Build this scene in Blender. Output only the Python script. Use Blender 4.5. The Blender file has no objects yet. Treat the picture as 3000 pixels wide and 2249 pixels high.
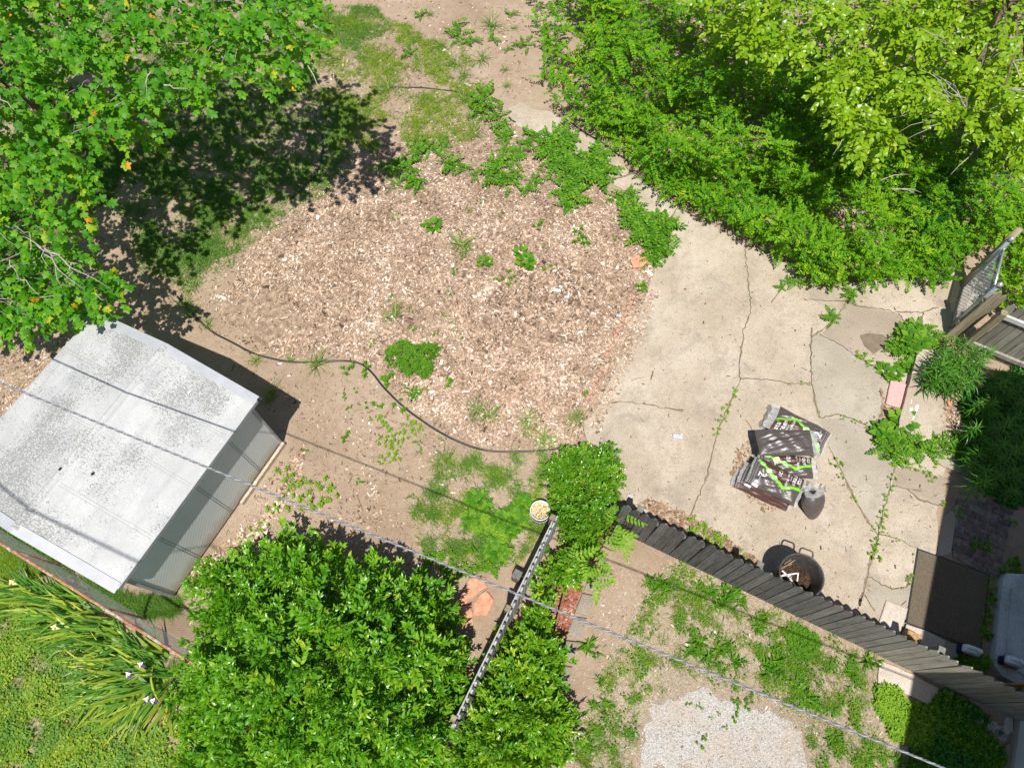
import bpy, math, random
import numpy as np
rs = np.random.RandomState(7); random.seed(7)
PI = math.pi
SC = bpy.context.scene
col = SC.collection
# ------------------------------------------------------------------ camera
W0, H0, FPX, CXP, CYP, CAMH = 3000., 2249., 2080., 1505., 1124.5, 11.0
TILT = math.atan(955/FPX)
Fv = np.array([0, math.sin(TILT), -math.cos(TILT)]); Uv = np.array([0, math.cos(TILT), math.sin(TILT)])
SUN = np.array([0.04, .38, -1.0])
def G(px, py, z=0.):
    """point(s) of the yard at height z, from survey marks taken on the aerial photograph"""
    px = np.asarray(px, float); py = np.asarray(py, float); z = np.asarray(z, float)
    x = (px-CXP)/FPX; y = -(py-CYP)/FPX
    d0 = x; d1 = y*Uv[1]+Fv[1]; d2 = y*Uv[2]+Fv[2]
    s = (z-CAMH)/d2
    return np.stack([d0*s+0*z, d1*s, z+0*s], -1)
cd = bpy.data.cameras.new('camera'); cam = bpy.data.objects.new('camera', cd); col.objects.link(cam)
cd.sensor_width = 36; cd.sensor_fit = 'HORIZONTAL'; cd.lens = 36*FPX/W0
cd.shift_x = -(CXP-1500)/W0
cd.clip_end = 600
cam.location = (0, 0, CAMH); cam.rotation_euler = (TILT, 0, 0)
SC.camera = cam
# ------------------------------------------------------------------ light
w = bpy.data.worlds.new('World'); SC.world = w; w.use_nodes = True
nt = w.node_tree; bg = nt.nodes['Background']
sky = nt.nodes.new('ShaderNodeTexSky'); sky.sky_type = 'NISHITA'; sky.sun_disc = False
el = math.atan2(1, math.hypot(SUN[0], SUN[1])); sky.sun_elevation = el
az = math.atan2(-SUN[0], -SUN[1]); sky.sun_rotation = az % (2*PI)
nt.links.new(sky.outputs[0], bg.inputs[0]); bg.inputs[1].default_value = 0.075
sl = bpy.data.lights.new('sun', 'SUN'); so = bpy.data.objects.new('sun', sl); col.objects.link(so)
sl.energy = 5.0; sl.angle = math.radians(.5); sl.color = (1, .965, .91)
from mathutils import Vector, Matrix
so.rotation_euler = Vector(SUN).to_track_quat('-Z', 'Y').to_euler()
so.location = (-2, -6, 25)
SC.view_settings.view_transform = 'Standard'; SC.view_settings.look = 'None'
SC.view_settings.exposure = 0.30; SC.view_settings.gamma = 1
# ------------------------------------------------------------------ materials
class N:
    def __init__(s, name):
        s.m = bpy.data.materials.new(name); s.m.use_nodes = True; s.t = s.m.node_tree
        s.p = s.t.nodes['Principled BSDF']; s.o = s.t.nodes['Material Output']
    def n(s, typ, **k):
        q = s.t.nodes.new('ShaderNode'+typ)
        for a, v in k.items(): setattr(q, a, v)
        return q
    def l(s, a, b): s.t.links.new(a, b)
    def coord(s, kind='Object', scale=(1, 1, 1)):
        c = s.n('TexCoord'); mp = s.n('Mapping'); mp.inputs['Scale'].default_value = scale
        s.l(c.outputs[kind], mp.inputs[0]); return mp.outputs[0]
    def noise(s, co, sc, det=6, rough=.6, dist=0):
        q = s.n('TexNoise'); q.inputs['Scale'].default_value = sc; q.inputs['Detail'].default_value = det
        q.inputs['Roughness'].default_value = rough; q.inputs['Distortion'].default_value = dist
        if co is not None: s.l(co, q.inputs['Vector'])
        return q.outputs[0]
    def vor(s, co, sc, out='Distance', feat='F1'):
        q = s.n('TexVoronoi', feature=feat); q.inputs['Scale'].default_value = sc
        if co is not None: s.l(co, q.inputs['Vector'])
        return q.outputs[out]
    def ramp(s, f, stops, interp='LINEAR'):
        q = s.n('ValToRGB'); q.color_ramp.interpolation = interp
        e = q.color_ramp.elements
        while len(e) < len(stops): e.new(.5)
        for k, (p, c) in enumerate(stops):
            e[k].position = p; e[k].color = (*c, 1) if len(c) == 3 else c
        s.l(f, q.inputs[0]); return q.outputs[0]
    def rng(s, f, a, b, c=0, d=1):
        q = s.n('MapRange'); 
        for i, v in enumerate((a, b, c, d)): q.inputs[i+1].default_value = v
        s.l(f, q.inputs[0]); return q.outputs[0]
    def mix(s, f, a, b, mode='MIX'):
        q = s.n('Mix', data_type='RGBA', blend_type=mode)
        if isinstance(f, float): q.inputs[0].default_value = f
        else: s.l(f, q.inputs[0])
        for i, v in ((6, a), (7, b)):
            if isinstance(v, tuple): q.inputs[i].default_value = (*v, 1)
            else: s.l(v, q.inputs[i])
        return q.outputs[2]
    def math(s, op, a, b=None):
        q = s.n('Math', operation=op)
        for i, v in enumerate((a, b)):
            if v is None: continue
            if isinstance(v, (int, float)): q.inputs[i].default_value = v
            else: s.l(v, q.inputs[i])
        return q.outputs[0]
    def attr(s, name='rnd'):
        q = s.n('Attribute', attribute_name=name); return q.outputs['Fac']
    def base(s, c, rough=.8, spec=.3):
        if isinstance(c, tuple): s.p.inputs['Base Color'].default_value = (*c, 1)
        else: s.l(c, s.p.inputs['Base Color'])
        s.p.inputs['Roughness'].default_value = rough; s.p.inputs['Specular IOR Level'].default_value = spec
        return s
    def bump(s, h, strength=.3, dist=.01):
        q = s.n('Bump'); q.inputs['Strength'].default_value = strength; q.inputs['Distance'].default_value = dist
        s.l(h, q.inputs['Height']); s.l(q.outputs[0], s.p.inputs['Normal'])
        return s
def leafmat(name, stops, rough=.45, spec=.4, tr=.3, trc=(.25, .5, .03)):
    stops = [(p, (min(.95, r*1.18), min(.9, g*1.1), b*.8)) for p, (r, g, b) in stops]
    k = N(name); c = k.ramp(k.attr(), stops); k.base(c, rough, spec)
    t = k.n('BsdfTranslucent'); cc = k.mix(.55, c, trc); k.l(cc, t.inputs[0])
    m = k.n('MixShader'); m.inputs[0].default_value = tr
    k.l(k.p.outputs[0], m.inputs[1]); k.l(t.outputs[0], m.inputs[2]); k.l(m.outputs[0], k.o.inputs[0])
    return k.m
M = {}
def plain(name, c, rough=.6, spec=.3, var=.12, sc=30, bumps=.2):
    k = N(name); co = k.coord(); n = k.noise(co, sc)
    d = tuple(x*(1-var*2) for x in c); b = tuple(min(1, x*(1+var)) for x in c)
    k.base(k.ramp(n, [(.3, d), (.7, b)]), rough, spec)
    if bumps: k.bump(n, bumps, .004)
    M[name] = k.m; return k.m
def mk_dirt():
    k = N('dirt'); co = k.coord()
    a = k.noise(co, .55, 4); b = k.noise(co, 6, 8, .7); c = k.noise(co, 38, 4, .75)
    c1 = k.ramp(a, [(.3, (.30, .22, .155)), (.5, (.385, .29, .21)), (.7, (.44, .35, .265))])
    c2 = k.mix(k.rng(b, .42, .72, 0., .6), c1, (.235, .165, .105))
    v = k.vor(co, 45); sp = k.math('LESS_THAN', v, .16)
    c3 = k.mix(k.math('MULTIPLY', sp, .55), c2, (.56, .47, .37))
    c4 = k.mix(k.rng(c, .42, .66, 0., .5), c3, (.18, .125, .08))
    k.base(c4, .95, .1); k.bump(k.math('ADD', b, k.math('MULTIPLY', c, .5)), .6, .03); M['dirt'] = k.m
mk_dirt()
def mk_conc(name, lo, mid, hi, stain=(.24, .19, .13)):
    k = N(name); co = k.coord()
    a = k.noise(co, .9, 5, .6); b = k.noise(co, 3.5, 8, .72); c = k.noise(co, 52, 4, .8)
    c1 = k.ramp(a, [(.36, lo), (.5, mid), (.62, hi)])
    c2 = k.mix(k.rng(b, .47, .70, 0., .55), c1, stain)
    d = k.noise(co, 1.6, 6, .7, .6); c2 = k.mix(k.rng(d, .52, .66, 0., .38), c2, (.22, .195, .16))
    g = k.ramp(c, [(.36, (.30, .27, .25)), (.5, (1, 1, 1)), (.7, (1.0, 1.0, 1.0))])
    c3 = k.mix(.6, c2, g, 'MULTIPLY'); sp = k.noise(co, 30, 3, .7); c3 = k.mix(k.math('MULTIPLY', k.math('GREATER_THAN', sp, .665), .55), c3, (.16, .13, .10))
    v = k.vor(co, 34); c3 = k.mix(k.math('MULTIPLY', k.math('LESS_THAN', v, .10), .4), c3, (.62, .55, .45))
    k.base(c3, .9, .2); k.bump(c, .35, .006); M[name] = k.m
mk_conc('concrete', (.395, .325, .245), (.45, .38, .295), (.50, .43, .34))
mk_conc('concrete_grey', (.325, .285, .225), (.39, .345, .275), (.435, .385, .31))
mk_conc('concrete_brown', (.31, .25, .19), (.36, .295, .23), (.40, .335, .265), (.22, .16, .11))
mk_conc('concrete_pale', (.50, .43, .36), (.55, .48, .41), (.58, .52, .45), (.40, .33, .27))
mk_conc('concrete_block', (.23, .20, .16), (.30, .265, .215), (.34, .305, .25))
mk_conc('stoop_paint', (.46, .48, .48), (.58, .60, .60), (.68, .70, .70), (.12, .15, .15))
def mk_gravel():
    k = N('gravel'); co = k.coord(); v = k.vor(co, 95, 'Color'); b = k.noise(co, 1.5, 6)
    g = k.n('RGBToBW'); k.l(v, g.inputs[0])
    c = k.ramp(g.outputs[0], [(.15, (.33, .31, .28)), (.45, (.45, .43, .40)), (.85, (.56, .54, .51))])
    c = k.mix(k.rng(b, .42, .68, 0., .6), c, (.44, .33, .22))
    k.base(c, .9, .2); k.bump(k.vor(co, 95), .7, .012); M['gravel'] = k.m
mk_gravel()
def rampmat(name, stops, rough=.8, spec=.2):
    k = N(name); k.base(k.ramp(k.attr(), stops), rough, spec); M[name] = k.m
rampmat('chips', [(0, (.07, .045, .032)), (.25, (.17, .115, .08)), (.48, (.36, .24, .16)), (.72, (.53, .385, .28)), (.92, (.66, .53, .42)), (1, (.78, .71, .63))])
rampmat('shreds', [(0, (.05, .033, .025)), (.5, (.13, .085, .058)), (1, (.30, .20, .13))])
rampmat('redchips', [(0, (.10, .03, .02)), (.5, (.27, .09, .06)), (.85, (.42, .20, .14)), (1, (.5, .4, .3))])
rampmat('stones', [(0, (.26, .24, .22)), (.5, (.42, .40, .37)), (1, (.56, .54, .51))])
rampmat('straw', [(0, (.28, .22, .14)), (.5, (.44, .37, .26)), (1, (.58, .52, .42))])
rampmat('litter', [(0, (.10, .05, .03)), (.5, (.25, .15, .09)), (1, (.45, .33, .22))])
M['grass'] = leafmat('grass', [(0, (.05, .155, .018)), (.5, (.10, .235, .035)), (.8, (.20, .31, .07)), (1, (.45, .40, .20))], .5, .3, .25)
M['grassy'] = leafmat('grassy', [(0, (.07, .18, .015)), (.4, (.16, .29, .022)), (.75, (.30, .38, .04)), (1, (.46, .40, .18))], .5, .3, .3)
M['maple'] = leafmat('maple', [(0, (.022, .125, .010)), (.4, (.06, .24, .012)), (.72, (.14, .35, .018)), (.88, (.28, .44, .02)), (.96, (.50, .45, .02)), (1, (.60, .24, .03))], .5, .3, .42, (.22, .55, .02))
M['mulb'] = leafmat('mulberry', [(0, (.10, .25, .012)), (.5, (.21, .38, .016)), (.85, (.31, .45, .022)), (1, (.44, .50, .04))], .33, .5, .42, (.4, .6, .03))
M['vine'] = leafmat('vine', [(0, (.035, .16, .01)), (.4, (.095, .275, .012)), (.75, (.20, .39, .016)), (1, (.34, .46, .03))], .6, .2, .36, (.3, .6, .02))
M['privet'] = leafmat('privet', [(0, (.03, .14, .008)), (.45, (.08, .25, .012)), (.8, (.16, .35, .018)), (1, (.30, .43, .03))], .32, .5, .25, (.15, .5, .02))
M['privetl'] = leafmat('privetl', [(0, (.04, .15, .01)), (.45, (.10, .27, .014)), (.8, (.20, .37, .02)), (1, (.34, .44, .035))], .32, .5, .28, (.2, .5, .02))
M['abelia'] = leafmat('abelia', [(0, (.04, .14, .012)), (.5, (.085, .25, .016)), (.8, (.15, .32, .02)), (.93, (.2, .25, .04)), (1, (.30, .07, .04))], .25, .55, .25)
M['weed'] = leafmat('weed', [(0, (.04, .145, .012)), (.5, (.075, .22, .015)), (1, (.16, .32, .03))], .6, .2, .3)
M['weedl'] = leafmat('weedl', [(0, (.10, .25, .025)), (.5, (.16, .33, .035)), (1, (.25, .41, .04))], .6, .2, .3)
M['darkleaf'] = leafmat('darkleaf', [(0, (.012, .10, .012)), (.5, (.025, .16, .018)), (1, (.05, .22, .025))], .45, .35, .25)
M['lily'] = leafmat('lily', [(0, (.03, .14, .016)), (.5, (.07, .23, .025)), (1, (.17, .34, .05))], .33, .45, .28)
M['iris'] = leafmat('iris', [(0, (.04, .16, .03)), (.35, (.09, .25, .045)), (.7, (.22, .37, .05)), (1, (.46, .50, .08))], .42, .4, .3)
M['petal_white'] = leafmat('petal_white', [(0, (.75, .75, .85)), (1, (.85, .85, .88))], .5, .3, .3, (.8, .8, .9))
M['petal_purple'] = leafmat('petal_purple', [(0, (.06, .03, .25)), (1, (.13, .07, .4))], .5, .3, .2, (.2, .1, .5))
M['petal_cream'] = leafmat('petal_cream', [(0, (.75, .70, .40)), (1, (.85, .82, .6))], .5, .3, .3, (.8, .8, .5))
plain('bark', (.17, .125, .09), .9, .1, .3, 25, .6); plain('twig', (.42, .37, .33), .8, .2, .2, 40)
plain('twig_brown', (.24, .15, .08), .85, .1, .3, 40); plain('stem_green', (.12, .2, .05), .7, .2)
plain('black_plastic', (.028, .027, .03), .38, .5, .2, 60, .1); plain('tub', (.085, .077, .07), .42, .4, .25, 14, .1)
plain('soil', (.075, .048, .03), .95, .1, .5, 45, 1.0); plain('white_plastic', (.72, .71, .68), .4, .4, .06, 12, .05)
plain('leafmush', (.60, .46, .27), .9, .1, .5, 40, 1.0)
plain('terracotta', (.60, .29, .18), .85, .2, .2, 14, .3); plain('pink_stone', (.66, .36, .33), .85, .2, .1, 22, .2)
plain('brick', (.50, .29, .21), .9, .1, .22, 18, .4); plain('galv', (.50, .52, .55), .38, .6, .12, 25, .05)
M['galv'].node_tree.nodes['Principled BSDF'].inputs['Metallic'].default_value = .6
plain('galv_dark', (.20, .20, .20), .5, .4, .2, 25, .05); plain('magenta', (.50, .015, .11), .4, .4, .2, 12, .1)
plain('navy', (.015, .02, .10), .35, .4, .1, 10, 0); plain('orange', (.55, .14, .02), .45, .4, .1, 10, 0)
plain('jug', (.62, .72, .80), .35, .4, .05, 8, 0); plain('foil', (.62, .62, .66), .25, .6, .3, 60, 1.0)
plain('bag_green', (.20, .62, .03), .3, .5, .08, 20, .15); plain('bag_white', (.78, .82, .80), .3, .5, .06, 20, .1)
plain('bag_palegreen', (.42, .75, .25), .3, .5, .2, 60, .1); plain('bag_band', (.20, .17, .18), .3, .5, .1, 20, .1)
plain('siding', (.55, .60, .62), .7, .3, .05, 3, .05); plain('roofing', (.12, .11, .10), .9, .1, .2, 20, .4)
plain('white_paint', (.72, .72, .70), .8, .2, .15, 40, .2); plain('trim', (.40, .41, .425), .55, .4, .07, 6, .05)
plain('sill_wood', (.56, .46, .34), .85, .2, .2, 18, .3); plain('beige_wood', (.45, .27, .12), .8, .2, .2, 18, .3)
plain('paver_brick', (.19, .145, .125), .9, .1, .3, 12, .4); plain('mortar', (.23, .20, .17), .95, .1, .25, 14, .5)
def mk_wood(name, lo, mid, hi, gr=(.08, .09, .07)):
    k = N(name); oi = k.n('ObjectInfo'); c = k.n('TexCoord'); mp = k.n('Mapping'); mp.inputs['Scale'].default_value = (26, 26, 1.6)
    k.l(c.outputs['Object'], mp.inputs[0])
    n = k.noise(mp.outputs[0], 1.2, 8, .65, .4); a = k.ramp(n, [(.3, lo), (.5, mid), (.72, hi)])
    v = k.rng(oi.outputs['Random'], 0, 1, .72, 1.18); cb = k.n('CombineColor'); [k.l(v, cb.inputs[i]) for i in range(3)]
    a = k.mix(1., a, cb.outputs[0], 'MULTIPLY')
    b = k.noise(k.coord(), 5, 6, .7); a = k.mix(k.rng(b, .52, .72, 0., .55), a, gr)
    s = k.noise(k.coord(), 38, 2, .5); a = k.mix(k.math('MULTIPLY', k.math('GREATER_THAN', s, .735), .7), a, (.5, .49, .47))
    k.base(a, .85, .2); k.bump(n, .5, .006); M[name] = k.m
mk_wood('wood_dark', (.075, .072, .068), (.125, .12, .113), (.19, .183, .172), (.04, .043, .04))
mk_wood('wood_mid', (.125, .12, .108), (.19, .183, .163), (.265, .255, .225), (.07, .075, .06))
mk_wood('wood_light', (.17, .16, .135), (.26, .245, .20), (.36, .34, .28), (.11, .11, .07))
mk_wood('wood_white', (.36, .355, .34), (.48, .47, .455), (.58, .57, .55), (.30, .30, .29))
mk_wood('wood_post', (.20, .17, .11), (.29, .25, .165), (.38, .335, .235), (.10, .095, .055))
def mk_rust():
    k = N('rust'); co = k.coord(scale=(1, 1, 1)); n = k.noise(co, 9, 7, .7)
    k.base(k.ramp(n, [(.3, (.30, .11, .05)), (.5, (.38, .19, .11)), (.58, (.45, .36, .31)), (.7, (.52, .50, .48))]), .7, .4); k.bump(n, .4, .004); M['rust'] = k.m
mk_rust()
def mk_roof():
    k = N('roof_metal'); co = k.coord()
    x = k.n('SeparateXYZ'); k.l(co, x.inputs[0])
    a = k.noise(co, 1.1, 5, .6, .5); c = k.ramp(a, [(.3, (.40, .40, .39)), (.5, (.47, .47, .46)), (.7, (.52, .52, .505))])
    st = k.noise(k.coord(scale=(2.5, .5, 1)), 1.6, 4, .6, .8); c = k.mix(k.rng(st, .46, .68, 0., .5), c, (.33, .34, .355))
    # lichen and grit: two sizes of specks where a broad patch noise allows
    big = k.noise(co, 1.0, 3, .5); pm = k.rng(big, .44, .60)
    cs = k.coord(scale=(1, 1.5, 1)); s1 = k.noise(cs, 30, 3, .6); 
    th = k.rng(big, .40, .60, .68, .475); m1 = k.math('GREATER_THAN', s1, th)
    c = k.mix(k.math('MULTIPLY', m1, .7), c, (.20, .20, .19))
    s2 = k.noise(cs, 60, 2, .6); th2 = k.rng(big, .34, .60, .68, .455); m2 = k.math('GREATER_THAN', s2, th2)
    c = k.mix(k.math('MULTIPLY', m2, .5), c, (.22, .22, .21))
    s3 = k.noise(co, 14, 2, .5); c = k.mix(k.math('MULTIPLY', k.math('GREATER_THAN', s3, .70), .5), c, (.60, .60, .58))
    rib = k.math('SINE', k.math('MULTIPLY', x.outputs[1], 150)); 
    c = k.mix(k.rng(rib, .3, 1., 0., .04), c, (.30, .30, .30))
    k.base(c, .75, .15)
    k.bump(k.math('ADD', k.math('MULTIPLY', rib, .12), k.math('MULTIPLY', s2, .4)), .12, .003); M['roof_metal'] = k.m
    k = N('seam_line'); k.base((.28, .28, .28), .6, .3); M['seam_line'] = k.m
    k = N('shed_wall'); co = k.coord(); x = k.n('SeparateXYZ'); k.l(co, x.inputs[0])
    a = k.noise(co, 2, 4); c = k.ramp(a, [(.3, (.70, .735, .735)), (.7, (.76, .785, .775))])
    n2 = k.noise(co, 5, 6, .7); zz = k.math('ADD', x.outputs[2], k.math('MULTIPLY', k.math('SUBTRACT', n2, .5), .25))
    c = k.mix(k.rng(zz, .02, .34, .85, 0.), c, (.40, .31, .20))
    h = k.math('MULTIPLY', k.math('SINE', k.math('MULTIPLY', x.outputs[1], 75)), k.math('SINE', k.math('MULTIPLY', x.outputs[2], 75)))
    k.base(c, .6, .25); k.bump(h, .16, .006); M['shed_wall'] = k.m
mk_roof()
def mk_mat():
    k = N('mat'); co = k.coord(); x = k.n('SeparateXYZ'); k.l(co, x.inputs[0]); n = k.noise(co, 60, 4, .7); n1 = k.noise(co, 2, 4)
    s = k.math('SINE', k.math('MULTIPLY', x.outputs[0], 300))
    c = k.ramp(n, [(.3, (.10, .08, .058)), (.7, (.22, .175, .125))]); c = k.mix(k.rng(s, -.2, 1., 0., .4), c, (.07, .052, .038))
    k.base(c, .95, .1); k.bump(s, .6, .006); M['mat'] = k.m
mk_mat()
def mk_bag(name, lo, hi):
    k = N(name); co = k.coord(); n = k.noise(co, 70, 5, .75); c = k.ramp(n, [(.32, lo), (.68, hi)])
    cr = k.coord(scale=(5, 22, 8)); f = k.noise(cr, 1.3, 5, .55, 1.4)
    k.base(c, .36, .8); k.bump(k.math('ADD', f, k.math('MULTIPLY', n, .08)), .5, .012); M[name] = k.m
mk_bag('bag_grey', (.045, .036, .032), (.13, .11, .10)); mk_bag('bag_brown', (.065, .026, .02), (.10, .042, .034)); M['bag_brown'].node_tree.nodes['Principled BSDF'].inputs['Roughness'].default_value = .5
k = N('clear_film'); k.base((.62, .62, .60), .18, .6); f = k.noise(k.coord(scale=(8, 20, 8)), 2.5, 5, .6, 1.2); k.bump(f, 1., .03)
k.p.inputs['Alpha'].default_value = .55; M['clear_film'] = k.m
k = N('cable'); k.base(k.ramp(k.attr(), [(0, (.15, .15, .17)), (.3, (.18, .18, .20)), (1, (.30, .31, .33))], 'CONSTANT'), .35, .5); M['cable'] = k.m
# ------------------------------------------------------------------ mesh building
class MB:
    def __init__(s): s.V = []; s.F3 = []; s.F4 = []; s.R3 = []; s.R4 = []; s.NG = []; s.n = 0
    def raw(s, V, q=None, t=None, rq=None, rt=None):
        V = np.asarray(V, float); off = s.n; s.V.append(V); s.n += len(V)
        if q is not None and len(q): q = np.asarray(q, int); s.F4.append(q+off); s.R4.append(np.full(len(q), .5) if rq is None else np.broadcast_to(rq, (len(q),)))
        if t is not None and len(t): t = np.asarray(t, int); s.F3.append(t+off); s.R3.append(np.full(len(t), .5) if rt is None else np.broadcast_to(rt, (len(t),)))
        return off
    def ngon(s, V, f, r=.5):
        off = s.n; s.V.append(np.asarray(V, float)); s.n += len(V); s.NG.append(([i+off for i in f], r))
    def prism(s, poly, z0, z1, r=.5):
        p = np.asarray(poly, float)[:, :2]
        a = sum(p[i-1][0]*p[i][1]-p[i][0]*p[i-1][1] for i in range(len(p)))
        if a < 0: p = p[::-1]
        n = len(p); V = np.concatenate([np.c_[p, np.full(n, z0)], np.c_[p, np.full(n, z1)]]); off = s.n
        s.V.append(V); s.n += 2*n
        s.NG.append(([off+n+i for i in range(n)], r)); s.NG.append(([off+n-1-i for i in range(n)], r))
        q = np.array([[i, (i+1) % n, n+(i+1) % n, n+i] for i in range(n)]); s.F4.append(q+off); s.R4.append(np.full(n, r))
    def sheet(s, poly, z, r=.5):
        p = np.asarray(poly, float)[:, :2]
        a = sum(p[i-1][0]*p[i][1]-p[i][0]*p[i-1][1] for i in range(len(p)))
        if a < 0: p = p[::-1]
        s.ngon(np.c_[p, np.full(len(p), z)], list(range(len(p))), r)
    def box(s, c, dx, dy, dz, ax=(1, 0, 0), ay=(0, 1, 0), az=(0, 0, 1), r=.5, bev=0.):
        """c centre, full sizes, axes; bev chamfers the vertical corners"""
        ax, ay, az, c = map(lambda v: np.asarray(v, float), (ax, ay, az, c))
        if bev <= 0:
            sg = np.array([[-1, -1, -1], [1, -1, -1], [1, 1, -1], [-1, 1, -1], [-1, -1, 1], [1, -1, 1], [1, 1, 1], [-1, 1, 1]])*.5
            V = c+sg[:, :1]*dx*ax+sg[:, 1:2]*dy*ay+sg[:, 2:]*dz*az
            s.raw(V, [[3, 2, 1, 0], [4, 5, 6, 7], [0, 1, 5, 4], [1, 2, 6, 5], [2, 3, 7, 6], [3, 0, 4, 7]], rq=r)
        else:
            rings = []
            for zz, k in ((-.5, 0), (.5-bev/dz, 0), (.5, bev)):
                x = dx/2-k; y = dy/2-k; b = min(bev, x*.8, y*.8)
                P = [(-x+b, -y), (x-b, -y), (x, -y+b), (x, y-b), (x-b, y), (-x+b, y), (-x, y-b), (-x, -y+b)]
                rings.append(np.array([c+p[0]*ax+p[1]*ay+zz*dz*az for p in P]))
            V = np.concatenate(rings); q = [[j*8+i, j*8+(i+1) % 8, j*8+8+(i+1) % 8, j*8+8+i] for j in range(2) for i in range(8)]
            off = s.raw(V, q, rq=r); s.NG.append(([off+16+i for i in range(8)], r)); s.NG.append(([off+7-i for i in range(8)], r))
    def tube(s, pts, rad, n=6, r=.5, cap=True):
        P = np.asarray(pts, float); m = len(P); rad = np.broadcast_to(rad, (m,))
        T = np.gradient(P, axis=0); T /= np.linalg.norm(T, axis=1)[:, None]+1e-9
        up = np.array([0, 0, 1.]) if abs(T[:, 2]).mean() < .8 else np.array([1., 0, 0])
        A = np.cross(T, up); A /= np.linalg.norm(A, axis=1)[:, None]+1e-9; B = np.cross(A, T)
        th = np.arange(n)*2*PI/n
        V = (P[:, None]+rad[:, None, None]*(np.cos(th)[None, :, None]*A[:, None]+np.sin(th)[None, :, None]*B[:, None])).reshape(-1, 3)
        i = np.arange(m-1)[:, None]*n; j = np.arange(n)[None]; k2 = (np.arange(n)[None]+1) % n
        q = np.stack([i+j, i+k2, i+n+k2, i+n+j], -1).reshape(-1, 4)
        off = s.raw(V, q, rq=r)
        if cap: s.NG.append(([off+x for x in range(n-1, -1, -1)], r)); s.NG.append(([off+(m-1)*n+x for x in range(n)], r))
    def lathe(s, prof, c, n=32, r=.5):
        prof = np.asarray(prof, float); m = len(prof); th = np.arange(n)*2*PI/n
        V = np.stack([c[0]+prof[:, :1]*np.cos(th), c[1]+prof[:, :1]*np.sin(th), c[2]+prof[:, 1:]+0*th], -1).reshape(-1, 3)
        q = [[a*n+b, a*n+(b+1) % n, (a+1)*n+(b+1) % n, (a+1)*n+b] for a in range(m-1) for b in range(n)]
        s.raw(V, q, rq=r)
    def grid(s, P, r=.5):
        P = np.asarray(P, float); a, b = P.shape[:2]
        q = [[i*b+j, (i+1)*b+j, (i+1)*b+j+1, i*b+j+1] for i in range(a-1) for j in range(b-1)]
        s.raw(P.reshape(-1, 3), q, rq=r)
    def build(s, name, mat, parent=None, smooth=False, origin=None):
        V = np.concatenate(s.V) if s.V else np.zeros((0, 3))
        if parent is not None: o0 = np.array(parent.get('_o', (0, 0, 0)))
        elif origin is not None: o0 = np.array(origin, float)
        else:
            mn, mx = V.min(0), V.max(0); o0 = np.array([(mn[0]+mx[0])/2, (mn[1]+mx[1])/2, mn[2]])
        F4 = np.concatenate(s.F4) if s.F4 else np.zeros((0, 4), int); F3 = np.concatenate(s.F3) if s.F3 else np.zeros((0, 3), int)
        R = np.concatenate(([np.concatenate(s.R4)] if s.R4 else [])+([np.concatenate(s.R3)] if s.R3 else [])+[np.array([r for _, r in s.NG])])
        ng = [i for f, _ in s.NG for i in f]
        loops = np.concatenate([F4.ravel(), F3.ravel(), np.array(ng, int)]).astype(np.int32)
        tot = np.concatenate([np.full(len(F4), 4), np.full(len(F3), 3), np.array([len(f) for f, _ in s.NG], int)]).astype(np.int32)
        st = np.concatenate([[0], np.cumsum(tot)[:-1]]).astype(np.int32)
        me = bpy.data.meshes.new(name)
        me.vertices.add(len(V)); me.vertices.foreach_set('co', (V-o0).astype(np.float32).ravel())
        me.loops.add(len(loops)); me.loops.foreach_set('vertex_index', loops)
        me.polygons.add(len(tot)); me.polygons.foreach_set('loop_start', st); me.polygons.foreach_set('loop_total', tot)
        at = me.attributes.new('rnd', 'FLOAT', 'FACE'); at.data.foreach_set('value', R.astype(np.float32))
        me.polygons.foreach_set('use_smooth', np.full(len(tot), bool(smooth)))
        me.update(calc_edges=True); me.validate()
        me.materials.append(M[mat] if isinstance(mat, str) else mat)
        o = bpy.data.objects.new(name, me); col.objects.link(o)
        if parent is not None: o.parent = parent; o['_o'] = o0.tolist()
        else: o.location = o0; o['_o'] = o0.tolist()
        return o
def empty(name, loc):
    o = bpy.data.objects.new(name, None); col.objects.link(o); o.location = loc; o['_o'] = [float(x) for x in loc]; o.empty_display_size = .1
    return o
def tag(o, label=None, cat=None, group=None, kind=None):
    if label: o['label'] = label
    if cat: o['category'] = cat
    if group: o['group'] = group
    if kind: o['kind'] = kind
    return o
def struct(o): return tag(o, kind='structure')
# ------------------------------------------------------------------ maths
def rot(yaw, pitch, roll):
    yaw, pitch, roll = np.broadcast_arrays(*map(np.asarray, (yaw, pitch, roll)))
    cy, sy, cp, sp, cr, sr = np.cos(yaw), np.sin(yaw), np.cos(pitch), np.sin(pitch), np.cos(roll), np.sin(roll)
    # x axis points along yaw, raised by pitch; roll about it
    X = np.stack([cy*cp, sy*cp, sp], -1); Y0 = np.stack([-sy, cy, 0*cy], -1); Z0 = np.cross(X, Y0)
    Y = Y0*cr[..., None]+Z0*sr[..., None]; Z = np.cross(X, Y)
    return np.stack([X, Y, Z], -1)
def inpoly(P, poly):
    P = np.asarray(P, float); poly = np.asarray(poly, float); c = np.zeros(len(P), bool); j = len(poly)-1
    for i in range(len(poly)):
        a, b = poly[i], poly[j]
        if a[1] != b[1]:
            c ^= ((a[1] > P[:, 1]) != (b[1] > P[:, 1])) & (P[:, 0] < (b[0]-a[0])*(P[:, 1]-a[1])/(b[1]-a[1])+a[0])
        j = i
    return c
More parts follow.
